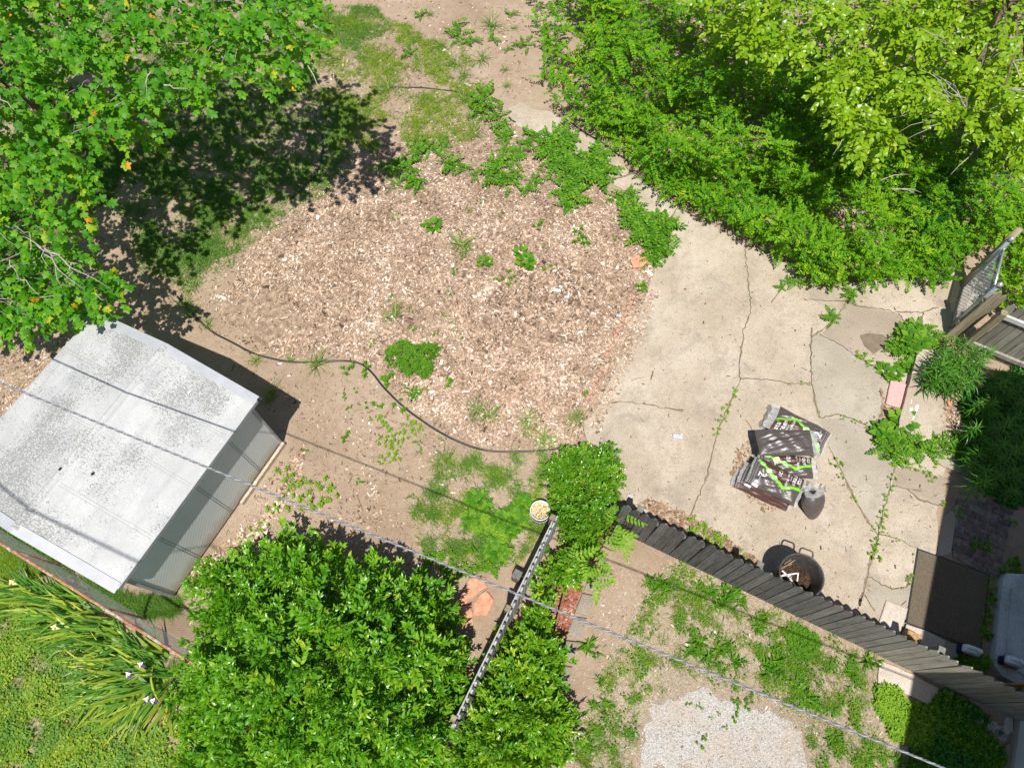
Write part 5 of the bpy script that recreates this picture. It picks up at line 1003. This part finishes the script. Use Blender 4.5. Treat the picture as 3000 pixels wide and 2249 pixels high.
# wooden block behind the fence
g = G(2655, 1868); mb = MB(); mb.box((g[0], g[1], .12), .2, .12, .24, fd, fn, bev=.01); tag(mb.build('wooden_block', 'beige_wood'), 'orange brown wooden block behind the fence beside the pale slabs', 'block')
g = G(2930, 2010, .2); mb = MB(); mb.box((g[0], g[1], .55), .12, .03, 1.05, fd, fn, bev=.005); tag(mb.build('wooden_board', 'beige_wood'), 'light brown board leaning behind the fence below the white step', 'board')
g = c9([(75, 175)])[0]; g = G(*g); mb = MB(); mb.box((g[0], g[1], .05), .22, .12, .1, fd, fn, bev=.008); tag(mb.build('planter_box', 'black_plastic'), 'black box tucked against the far side of the fence near its upper end', 'box')
# litter
def crumple(px, py, s, mat, label, cat, z=.045):
    g = G(px, py, z); n = 9; A, B = np.meshgrid(np.linspace(-1, 1, n), np.linspace(-1, 1, n), indexing='ij'); Zc = rs.rand(n, n)*s*.5
    mb = MB(); mb.grid(np.stack([g[0]+A*s*(.8+.3*rs.rand(n, n)), g[1]+B*s*.5*(.8+.3*rs.rand(n, n)), z+Zc], -1)); return tag(mb.build('litter', mat), label, cat)
crumple(1985, 1279, .085, 'foil', 'crumpled silvery foil scrap on the concrete left of the bags', 'litter'); crumple(1631, 852, .07, 'white_plastic', 'white plastic scrap on the wood chips left of the salmon stone', 'litter', .02)
crumple(1660, 870, .05, 'foil', 'grey plastic scrap on the wood chips', 'litter', .02); crumple(1813, 925, .05, 'foil', 'silvery scrap beside the brick edging', 'litter', .02); crumple(1845, 1453, .05, 'foil', 'pale scrap in the leaf litter at the fence end', 'litter'); crumple(821, 1066, .04, 'white_plastic', 'white scrap touching the black edging', 'litter', .02)
crumple(2015, 1887, .04, 'white_plastic', 'white scrap on the lawn below the dark fence', 'litter', .02)
def leafl(px, py, s, label, z=.042):
    g = G(px, py, z); mb = MB(); scatter(mb, [ovate(1, .6, .3, .3)], g[None], [rs.rand()*6], [.2], [.2], [s], [.3+.3*rs.rand()], 0); return tag(mb.build('dead_leaf', 'litter'), label, 'leaf', 'dead leaves on the patio')
for q in [c6([(145, 300)])[0], c6([(1395, 432)])[0], c6([(1240, 1050)])[0], c6([(150, 790)])[0], c6([(730, 475)])[0], c5([(1970, 950)])[0], c5([(1875, 1180)])[0], c9([(1355, 195)])[0], c9([(1500, 265)])[0], c6([(1150, 290)])[0]]: leafl(q[0], q[1], .05, 'brown curled dead leaf lying on the bare concrete')
def stick(pl, rad, label, z=.045, mat='twig_brown'):
    P = XY(pl, z); mb = MB(); mb.tube(P, np.linspace(rad, rad*.6, len(P)), 6); return tag(mb.build('twig', mat), label, 'twig')
stick(c5([(2020, 745), (2012, 775), (2005, 800)]), .012, 'short thick brown stick on the concrete')
stick(c5([(1880, 805), (1920, 790), (1960, 785)]), .005, 'thin forked twig on the concrete left of the thick stick')
stick(c6([(575, 300), (620, 240), (680, 170), (740, 110)]), .007, 'bent leafy twig reaching onto the patio from the thicket')
stick(c8([(850, 680), (855, 780), (858, 870), (865, 950)]), .007, 'long pale stick lying on the soil left of the pale fence', .012, 'sill_wood')
stick(c8([(950, 500), (880, 550), (840, 600)]), .006, 'thin pale root lying between the orange flagstones', .06, 'sill_wood')
stick(c5([(100, 1540), (120, 1600), (140, 1650)]), .006, 'thin brown twig on the bare soil right of the shed', .01)
stick(c6([(410, 1060), (440, 1100), (455, 1140)]), .005, 'small dry twig on the concrete left of the bags')
# ================================================================== lilies
def lilyt():
    it = []; H_ = 1.
    for i in range(38):
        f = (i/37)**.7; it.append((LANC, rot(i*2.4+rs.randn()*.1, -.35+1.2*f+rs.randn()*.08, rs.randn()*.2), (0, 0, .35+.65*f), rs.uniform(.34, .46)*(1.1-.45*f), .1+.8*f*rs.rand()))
    it.append((blade(1, .02, .05, 3), rot(0, PI/2, 0), (0, 0, 0), 1., .5)); it.append((blade(1, .02, .05, 3), rot(0, PI/2, PI/2), (0, 0, 0), 1., .5))
    return merge(it)
LP = proto('lily_plant', [lilyt() for _ in range(4)], 'lily')
lit = [(2795, 1002), (2770, 1036), (2896, 1034), (2837, 1090), (2778, 1110), (2744, 1082), (2862, 1072), (2761, 1061), (2845, 1040), (2810, 1074), (2790, 1060), (2820, 1020), (2800, 1120), (2760, 1100), (2850, 1112), (2820, 1130), (2872, 1050), (2735, 1120), (2780, 1085)]
shd = [(2919, 1097), (2955, 1154), (2896, 1188), (2862, 1188), (2945, 1157), (2895, 1189), (2900, 1261), (2859, 1333), (2927, 1306), (2959, 1383), (2905, 1315), (2972, 1225), (2986, 1315), (2882, 1383), (2841, 1361), (2940, 1250), (2990, 1180), (2985, 1270), (2930, 1350), (2880, 1290), (2850, 1260), (2960, 1330), (2990, 1400), (2920, 1400), (2960, 1440), (2870, 1420), (2960, 1100), (2995, 1130), (2930, 1130), (2910, 1220)]
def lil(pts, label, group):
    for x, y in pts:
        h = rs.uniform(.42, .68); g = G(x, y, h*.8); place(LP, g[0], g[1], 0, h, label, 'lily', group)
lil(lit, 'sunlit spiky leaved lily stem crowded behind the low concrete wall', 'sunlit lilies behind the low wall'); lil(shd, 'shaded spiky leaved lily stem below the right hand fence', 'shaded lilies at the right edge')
# ================================================================== irises
def irisplant(bx, by, n, lean, az_, hgt, label, flower=None, pale=0.):
    g = G(bx, by); root = tag(empty('iris_plant', g), label, 'iris', 'irises below the rusty rail'); tl = [blade(1, w_, b_, 6) for w_, b_ in ((.085, .35), (.075, .7), (.08, 1.1), (.06, .5))]
    P = np.c_[g[0]+rs.randn(n)*.09, g[1]+rs.randn(n)*.09, np.zeros(n)]; mb = MB()
    scatter(mb, tl, P, az_+rs.randn(n)*.55, lean+rs.randn(n)*.22, rs.randn(n)*.5, hgt*rs.uniform(.7, 1.15, n), np.clip(rs.rand(n)*.9+pale, 0, 1), 0.); mb.build('leaves', 'iris', root)
    if flower:
        for (fx, fy, fz, kind) in flower:
            p = G(fx, fy, fz); mb = MB(); mb.tube([g+[0, 0, 0], (g+p)/2+[0, 0, .05], p], .006, 5); mb.build('flower_stem', 'stem_green', root)
            mb = MB(); m = 6 if kind == 'purple' else 7
            scatter(mb, [ovate(1, .8, .2, .5)], np.repeat(p[None], 3, 0), np.arange(3)*2.1+rs.rand(), [1.1]*3, [.3]*3, [.055]*3, rs.rand(3), 0); mb.build('petal', 'petal_white' if kind == 'purple' else 'petal_cream', root)
            mb = MB(); scatter(mb, [ovate(1, .8, .2, .9)], np.repeat(p[None], 3, 0), np.arange(3)*2.1+1.+rs.rand(), [.1]*3, [.3]*3, [.06]*3, rs.rand(3), 0); mb.build('petal', 'petal_purple' if kind == 'purple' else 'petal_cream', root)
IL = 'strappy green iris clump fanning out below the rusty rail'
for k_, (x, y, a_) in enumerate([(260, 500, 3.1), (340, 560, 3.2), (200, 580, 3.1), (420, 640, 3.3), (520, 600, 3.0), (480, 720, 3.3), (600, 680, 3.2), (640, 760, 3.4), (740, 740, 3.2), (560, 820, 3.4), (700, 860, 3.5), (820, 830, 3.4), (860, 920, 3.3), (940, 960, 3.2), (760, 960, 3.4), (1040, 930, 2.9)]):
    irisplant(*c7([(x, y)])[0], 21, .95, a_, .62, IL, [(*c7([(80, 455)])[0], .62, 'cream')] if k_ == 0 else ([(*c7([(355, 745)])[0], .62, 'cream')] if k_ == 5 else None))
for k_, (x, y, a_) in enumerate([(880, 1050, 3.5), (980, 1040, 3.5), (800, 1100, 3.6), (900, 1150, 3.8), (1000, 1150, 3.9), (840, 1220, 3.9), (940, 1240, 4.1), (1060, 1080, 3.3), (1080, 1200, 4.3), (760, 1000, 3.4), (700, 1150, 3.6)]):
    fl = {1: [(*c7([(915, 985)])[0], .66, 'purple'), (*c7([(835, 1050)])[0], .66, 'purple')], 4: [(*c7([(955, 1210)])[0], .66, 'purple'), (*c7([(995, 1220)])[0], .62, 'purple')]}.get(k_)
    irisplant(*c7([(x, y)])[0], 22, .75, a_, .66, 'iris clump with arching yellow green blades at the lower end of the bed' if not fl else ('iris clump with two purple and white flowers near the fence end' if k_ == 1 else 'iris clump with a pair of purple flowers at the lower end'), fl, .12)
# ================================================================== shrubs and trees
def bush(root, poly, n, tps, mat, hmax, grow=1.2, lump=.35, depth=.5, sc=(.8, 1.2), hmin=.1, pit=(.2, 1.3), part='foliage', lf=1.1, zoff=0., rb=.0):
    P = sample(poly, n); d = dpoly(P, poly)/200.; k_ = d*200 > 16+14*nz(P[:, 0]/160., P[:, 1]/160., 1.1); P, d = P[k_], d[k_]; n = len(P)
    X0 = G(P[:, 0], P[:, 1], hmax*.5); hh = hmin+(hmax-hmin)*(1-np.exp(-d*grow*2.2))*np.clip(1+lump*nz(X0[:, 0], X0[:, 1], lf)+.5*lump*nz(X0[:, 0], X0[:, 1], lf*2.7), .25, 1.5)
    z = hh*(1-depth*rs.rand(n)**2.2)+zoff; X = G(P[:, 0], P[:, 1], z); c = X.mean(0)
    out = np.arctan2(X[:, 1]-c[1], X[:, 0]-c[0])
    mb = MB(); scatter(mb, tps, X, out+rs.randn(n)*1.3, rs.uniform(pit[0], pit[1], n), rs.randn(n)*.5, rs.uniform(sc[0], sc[1], n), np.clip(.45+.26*rs.randn(n)+.18*nz(X[:, 0], X[:, 1], 1.3)+rb, 0, 1), .5)
    o = mb.build(part, mat, root); return X
def stems(root, base, X, n, rad, mat='twig_brown', part='stems'):
    mb = MB(); base = np.asarray(base, float)
    for i in range(n):
        e = X[rs.randint(len(X))]; m1 = base*.55+e*.45; m1[2] = e[2]*.55; m1[:2] += rs.randn(2)*.08; m2 = base*.2+e*.8; m2[2] = e[2]*.85
        mb.tube([base+[rs.randn()*.08, rs.randn()*.08, 0], m1, m2, e], np.array([1, .7, .45, .2])*rad, 6)
    mb.build(part, mat, root, True)
PRIV = [sprig(ovate(1, .42, .18, .2), 9, .26, (.08, .115), .8, .0, .05, 4) for _ in range(6)]
pD = [(600, 1790), (590, 1700), (640, 1650), (720, 1640), (800, 1600), (830, 1530), (870, 1580), (950, 1590), (1020, 1640), (1120, 1650), (1180, 1690), (1240, 1700), (1320, 1770), (1340, 1860), (1375, 1930), (1345, 2000), (1310, 2080), (1290, 2160), (1310, 2280), (540, 2280), (560, 2120), (530, 2010), (540, 1930), (600, 1860)]
r = G(930, 1980); r = tag(empty('privet_bush', r), 'big glossy dark green privet bush filling the bottom centre left of the pale fence', 'bush')
X = bush(r, pD, 3000, PRIV, 'privet', 1.7, 1.0, .6, .6, (.75, 1.3), .3, lf=1.3); stems(r, G(930, 1980), X, 26, .03)
pE = [(1615, 1640), (1680, 1600), (1740, 1600), (1730, 1680), (1650, 1720), (1610, 1760), (1620, 1850), (1650, 1900), (1640, 1970), (1640, 2060), (1690, 2130), (1650, 2200), (1560, 2280), (1330, 2280), (1350, 2170), (1390, 2080), (1450, 1960), (1500, 1870), (1550, 1770)]
r = tag(empty('privet_hedge', G(1520, 2030)), 'bright glossy hedge running along the right side of the pale fence', 'hedge')
X = bush(r, pE, 1700, PRIV, 'privetl', 1.15, 1.3, .55, .6, (.7, 1.15), .2, lf=1.4); stems(r, G(1520, 2030), X, 18, .025)
ABE = [sprig(OV, 9, .17, (.042, .066), .8, .0, .05, 4) for _ in range(6)]
pF = [(1600, 1380), (1640, 1320), (1700, 1305), (1790, 1315), (1810, 1310), (1800, 1350), (1825, 1390), (1820, 1450), (1800, 1500), (1790, 1560), (1750, 1640), (1690, 1670), (1650, 1660), (1640, 1560), (1625, 1480), (1610, 1430)]
r = tag(empty('abelia_bush', G(1710, 1490)), 'dense small leaved bush with reddish tips over the upper end of both fences', 'bush')
X = bush(r, pF, 1700, ABE, 'abelia', 1.35, 1.5, .3, .6, (.8, 1.2), .2); stems(r, G(1710, 1490), X, 14, .02)
# sapling with feathered leaves
CMP = [compound(OV, 5, .25, (.065, .09)) for _ in range(4)]
r = tag(empty('sapling', G(1770, 1600)), 'sapling with long feathered leaves hanging over the end of the dark fence', 'sapling')
P = np.array(c8([(1700, 60), (1760, 90), (1830, 30), (1830, 170), (1740, 130), (1690, 180), (1650, 270), (1600, 240), (1560, 290), (1680, 330), (1500, 300), (1540, 380), (1600, 430), (1620, 480), (1470, 330), (1720, 220), (1780, 250), (1650, 420), (1790, 130)])); n = len(P); X = G(P[:, 0], P[:, 1], rs.uniform(.9, 1.3, n))
mb = MB(); scatter(mb, CMP, X, np.r_[rs.randn(n)*.7-.5], rs.randn(n)*.2, rs.randn(n)*.2, rs.uniform(.9, 1.3, n), rs.uniform(.2, .8, n)); mb.build('foliage', 'weedl', r); stems(r, G(1730, 1620), X, 12, .014)
# thicket of vines
pB = [(2030, -150), (2050, 40), (2090, 100), (2120, 160), (2200, 110), (2230, 180), (2150, 230), (2170, 280), (2250, 240), (2330, 190), (2390, 200), (2380, 300), (2460, 350), (2480, 470), (2560, 500), (2650, 480), (2700, 440), (2660, 350), (2720, 320), (2790, 350), (2830, 430), (2880, 380), (2960, 470), (3010, 440), (3200, 380), (3200, -150)]
VIN = [sprig(SIM, 12, .24, (.045, .068), .9, .05, .1, 3) for _ in range(6)]+[compound(SIM, 6, .26, (.05, .066)) for _ in range(3)]
pC = [(1540, 40), (1560, 150), (1560, 220), (1580, 270), (1630, 330), (1690, 360), (1750, 400), (1810, 460), (1850, 500), (1900, 555), (1950, 580), (1990, 610), (2040, 625), (2090, 660), (2140, 680), (2200, 735), (2260, 745), (2320, 790), (2370, 830), (2440, 865), (2500, 845), (2570, 845), (2620, 830), (2700, 840), (2770, 850), (2800, 835), (2840, 770), (2900, 730), (3200, 700), (3200, 300), (3200, -200), (1540, -200)]
P = sample(pC, 17500); d = dpoly(P, pC)/190.; n = len(P); X0 = G(P[:, 0], P[:, 1], .4)
hh = .10+.9*(1-np.exp(-d*1.6))*np.clip(1+.85*nz(X0[:, 0], X0[:, 1], .5)+.5*nz(X0[:, 0], X0[:, 1], 1.2), .1, 2.1)
z = hh*(1-.6*rs.rand(n)**2); X = G(P[:, 0], P[:, 1], z); kp = (rs.rand(n) < np.clip(.95+.75*nz(X0[:, 0]+9, X0[:, 1], .5), .10, 1)) | (d < .5); thin = (P[:, 0] < 1720) & (P[:, 1] < 300) & (rs.rand(n) < .55); kp &= ~thin; kp &= (d > .13); kp &= ~((dpoly(P, pB) > 90) & inpoly(P, pB) & (rs.rand(n) < .6)); X = X[kp]; n = len(X)
mb = MB(); scatter(mb, VIN, X, rs.rand(n)*6.3, rs.uniform(-.1, .8, n), rs.randn(n)*.4, rs.uniform(.75, 1.2, n), np.clip(.48+.26*rs.randn(n)+.34*nz(X[:, 0], X[:, 1], .45), 0, 1), .5); tag(mb.build('vine_thicket', 'vine'), kind='stuff')
P = sample(pC, 9000); d2_ = dpoly(P, pC); kk = (d2_ < 60) & (P[:, 1] > 300); X = G(P[kk][:, 0], P[kk][:, 1], rs.uniform(.01, .05, kk.sum()))
mb = MB(); scatter(mb, CHS, X, rs.rand(len(X))*6.3, rs.randn(len(X))*.3, rs.randn(len(X))*.3, rs.uniform(.02, .055, len(X)), rs.rand(len(X)), 0.); tag(mb.build('leaf_litter', 'litter'), kind='stuff')
# large leaved shrub at the top
BIG = [sprig(OVW, 7, .35, (.2, .28), .9, .1, .2, 3) for _ in range(3)]
r = tag(empty('broadleaf_shrub', G(1730, 60)), 'shrub with very large smooth leaves at the top edge above the path', 'shrub')
X = bush(r, [(1690, -80), (1690, 20), (1720, 50), (1760, 60), (1810, 40), (1820, -80)], 26, BIG, 'vine', 1.6, 2., .2, .4, (.9, 1.2), .8); stems(r, G(1750, 20), X, 6, .02)
r = tag(empty('sapling', G(1780, 130)), 'feathery sapling with hanging leaves under the big leaved shrub', 'sapling')
P = sample([(1690, 60), (1760, 40), (1870, 60), (1860, 160), (1780, 190), (1710, 150)], 60); X = G(P[:, 0], P[:, 1], rs.uniform(.9, 1.4, 60)); mb = MB(); scatter(mb, [compound(SIM, 7, .4, (.07, .09)) for _ in range(3)], X, rs.rand(60)*6.3, rs.randn(60)*.3-.2, rs.randn(60)*.2, rs.uniform(.8, 1.1, 60), rs.uniform(.2, .7, 60)); mb.build('foliage', 'vine', r); stems(r, G(1790, 140), X, 8, .015)
# dark narrow leaved shrub in the shade
DRK = [rosette(LANC, 14, (.10, .15), -.1, .8, .08) for _ in range(4)]
r = tag(empty('narrow_leaf_shrub', G(2710, 590)), 'dark shaded shrub with narrow pointed leaves left of the gate', 'shrub')
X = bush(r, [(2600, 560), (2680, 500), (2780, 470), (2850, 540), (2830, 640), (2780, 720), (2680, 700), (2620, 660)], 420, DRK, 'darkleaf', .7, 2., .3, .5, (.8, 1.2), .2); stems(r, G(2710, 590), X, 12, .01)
r = tag(empty('leafy_shrub', G(2960, 800)), 'bright leafy shrub growing right of the capped gate posts', 'shrub')
X = bush(r, [(2900, 760), (2960, 700), (3010, 650), (3120, 640), (3120, 920), (3000, 940), (2930, 900), (2900, 850)], 420, [sprig(OVW, 9, .25, (.055, .08), .9, .1, .15, 3) for _ in range(4)], 'vine', .9, 1.6, .3, .5, (.9, 1.2), .3, rb=.1); stems(r, G(2960, 800), X, 10, .015)
# ---- trees
def twigs(mb, A, B, rad, k=5, wob=.08):
    P = np.array([A+(B-A)*f for f in np.linspace(0, 1, k)]); P[1:-1] += rs.randn(k-2, 3)*wob*np.array([1, 1, .6]); P[1:-1, 2] += .12*np.linalg.norm(B-A)*np.sin(np.linspace(0, PI, k))[1:-1]; mb.tube(P, np.linspace(rad, rad*.3, k), 6); return P
# maple
mroot = tag(empty('maple_tree', (-9.6, 11.2, 0)), 'maple with bright lobed leaves and a few orange ones spreading over the upper left', 'tree')
tb = np.array([-9.6, 11.2, 0]); mb = MB(); mb.tube([tb, tb+[.1, 0, 1.2], tb+[.25, -.1, 2.6], tb+[.4, -.3, 4.2], tb+[.6, -.4, 6.2]], [.24, .19, .16, .12, .05], 12); mb.build('trunk', 'bark', mroot, True)
MSP = [sprig(MAP, 5, .40, (.08, .118), .9, .45, .25, 3, .3) for _ in range(7)]
mpoly = [(-500, -300), (620, -300), (850, -120), (1000, 20), (985, 110), (1000, 170), (975, 190), (960, 260), (930, 270), (900, 200), (860, 230), (780, 260), (770, 300), (730, 280), (650, 250), (600, 300), (520, 330), (490, 300), (450, 400), (430, 440), (390, 430), (320, 440), (290, 490), (300, 560), (270, 610), (320, 640), (370, 680), (300, 710), (260, 690), (230, 740), (330, 810), (340, 860), (300, 830), (280, 880), (210, 900), (160, 880), (60, 950), (0, 920), (-120, 1000), (-500, 900)]
def mz(P): return np.clip(4.5-.0026*np.clip(P[:, 1], -200, 1000)+.0003*np.clip(P[:, 0]-300, -300, 700)+.0009*np.clip(300-P[:, 1], -100, 300)*.4, 1.95, 4.8)
n = 4800; P = sample(mpoly, n); zt = mz(P); Xt = G(P[:, 0], P[:, 1], 3.); z = zt+.25*nz(Xt[:, 0], Xt[:, 1], .7)-1.0*rs.rand(n)**2.*np.clip(zt-1.6, .2, 1.5); X = G(P[:, 0], P[:, 1], z)
dm = dpoly(P, mpoly); kp = rs.rand(n) < np.clip(.50+.45*nz(Xt[:, 0]*1., Xt[:, 1], .8)+.3*nz(Xt[:, 0], Xt[:, 1], 2.), .08, 1); kp &= (dm > 42); kp |= (P[:, 1] > 780) & (P[:, 0] > -50) & (rs.rand(n) < .8); X = X[kp]; n = len(X)
out = np.arctan2(X[:, 1]-tb[1], X[:, 0]-tb[0]); fr = rs.rand(n); rn = np.clip(.42+.2*rs.randn(n), 0, .9); rn = np.where(rs.rand(n) < .028, 1.05, rn+.08)
mb = MB(); scatter(mb, MSP, X, out+rs.randn(n)*.8, rs.randn(n)*.35-.1, rs.randn(n)*.35, rs.uniform(.8, 1.15, n), np.clip(rn, 0, 1.3), .4); mb.build('crown', 'maple', mroot)
mb = MB(); lim = []
for i in range(16):
    e = X[rs.randint(n)]; s_ = tb+[.3, -.1, rs.uniform(2, 4)]; lim.append(twigs(mb, s_, e, .045, 7, .15))
mb.build('branch', 'bark', mroot, True); mb = MB()
Lp = np.concatenate([l[2:] for l in lim]); near = X[(X[:, 0] > -9) & (X[:, 1] < 12)]
for i in range(230):
    e = near[rs.randint(len(near))]; a = Lp[np.argmin(np.linalg.norm(Lp-e, axis=1))]; s_ = e+(a-e)*min(1, .75/np.linalg.norm(a-e)); twigs(mb, s_, e+[rs.randn()*.05, rs.randn()*.05, .06], .007, 5, .03)
for a, b in (((100, 100), (170, 80)), ((170, 80), (290, 110)), ((170, 80), (260, 145)), ((170, 80), (175, 120)), ((640, 100), (700, 80)), ((880, 60), (970, 110)), ((445, 210), (430, 280)), ((480, 250), (560, 275)), ((0, 280), (50, 330)), ((900, 190), (945, 265)), ((935, 172), (1000, 178))): mbt = MB(); twigs(mbt, G(*a, 4.15), G(*b, 4.0), .011, 5, .02); mbt.build('twig', 'twig', mroot, True)
for a, b in (((130, 730), (235, 800)), ((130, 735), (330, 850)), ((110, 720), (150, 790)), ((150, 750), (210, 760)), ((120, 725), (60, 690)), ((210, 770), (260, 800)), ((140, 735), (180, 840)), ((280, 860), (320, 900)), ((30, 760), (60, 820)), ((60, 820), (120, 870)), ((90, 730), (110, 680)), ((210, 770), (200, 830)), ((130, 745), (250, 850))): mbt = MB(); twigs(mbt, G(*a, 2.75), G(*b, 2.5), .010, 5, .03); mbt.build('twig', 'twig', mroot, True)
tag(mb.build('twigs', 'twig', mroot, True), kind='stuff')
# yellow green tree top right
broot2 = tag(empty('mulberry_tree', (9.6, 12.6, 0)), 'tree with shiny yellow green leaves leaning in from the upper right', 'tree'); tb = np.array([9.6, 12.6, 0])
mb = MB(); mb.tube([tb, tb+[-.2, -.2, 1.2], tb+[-.5, -.5, 2.2], tb+[-.7, -.9, 3.4]], [.20, .15, .12, .05], 12); mb.build('trunk', 'bark', broot2, True)
MUL = [sprig(OVW, 10, .42, (.095, .135), .85, .25, .35, 2, .4) for _ in range(6)]
n = 3000; P = sample(pB, n); zt = 3.2-.0012*np.clip(P[:, 1], -150, 520); Xt = G(P[:, 0], P[:, 1], 2.5); z = zt+.3*nz(Xt[:, 0], Xt[:, 1], .7)-1.1*rs.rand(n)**1.8; X = G(P[:, 0], P[:, 1], z)
kp = rs.rand(n) < np.clip(.5+1.6*nz(Xt[:, 0]+5, Xt[:, 1], .7), .02, 1); kp &= dpoly(P, pB) > 35; X = X[kp]; n = len(X); out = np.arctan2(X[:, 1]-tb[1], X[:, 0]-tb[0])
mb = MB(); scatter(mb, MUL, X, out+rs.randn(n)*.8, rs.randn(n)*.35, rs.randn(n)*.35, rs.uniform(.8, 1.15, n), np.clip(.5+.2*rs.randn(n), 0, 1), .5); mb.build('crown', 'mulb', broot2)
mb = MB(); lim = []
for i in range(12): lim.append(twigs(mb, tb+[-.5, -.5, rs.uniform(1.6, 2.6)], X[rs.randint(n)], .04, 7, .12))
mb.build('branch', 'bark', broot2, True); mb = MB(); Lp = np.concatenate([l[2:] for l in lim])
for i in range(150):
    e = X[rs.randint(n)]; a = Lp[np.argmin(np.linalg.norm(Lp-e, axis=1))]; s_ = e+(a-e)*min(1, .7/np.linalg.norm(a-e)); twigs(mb, s_, e+[0, 0, .07], .008, 5, .03)
for a, b in (((2850, 445), (2785, 512)), ((2580, 528), (2670, 512)), ((2610, 553), (2685, 570)), ((2620, 556), (2700, 565)), ((2480, 400), (2440, 455)), ((2650, 150), (2710, 125))): mbt = MB(); twigs(mbt, G(*a, 2.2), G(*b, 2.1), .010, 4, .01); mbt.build('twig', 'twig', broot2, True)
tag(mb.build('twigs', 'twig', broot2, True), kind='stuff')
for o in bpy.data.objects:
    if '_o' in o: del o['_o']
for pr in (WL, WLL, WC, WT, WB, WR, LP):
    for p in pr:
        if p.name not in _used: bpy.data.objects.remove(p)
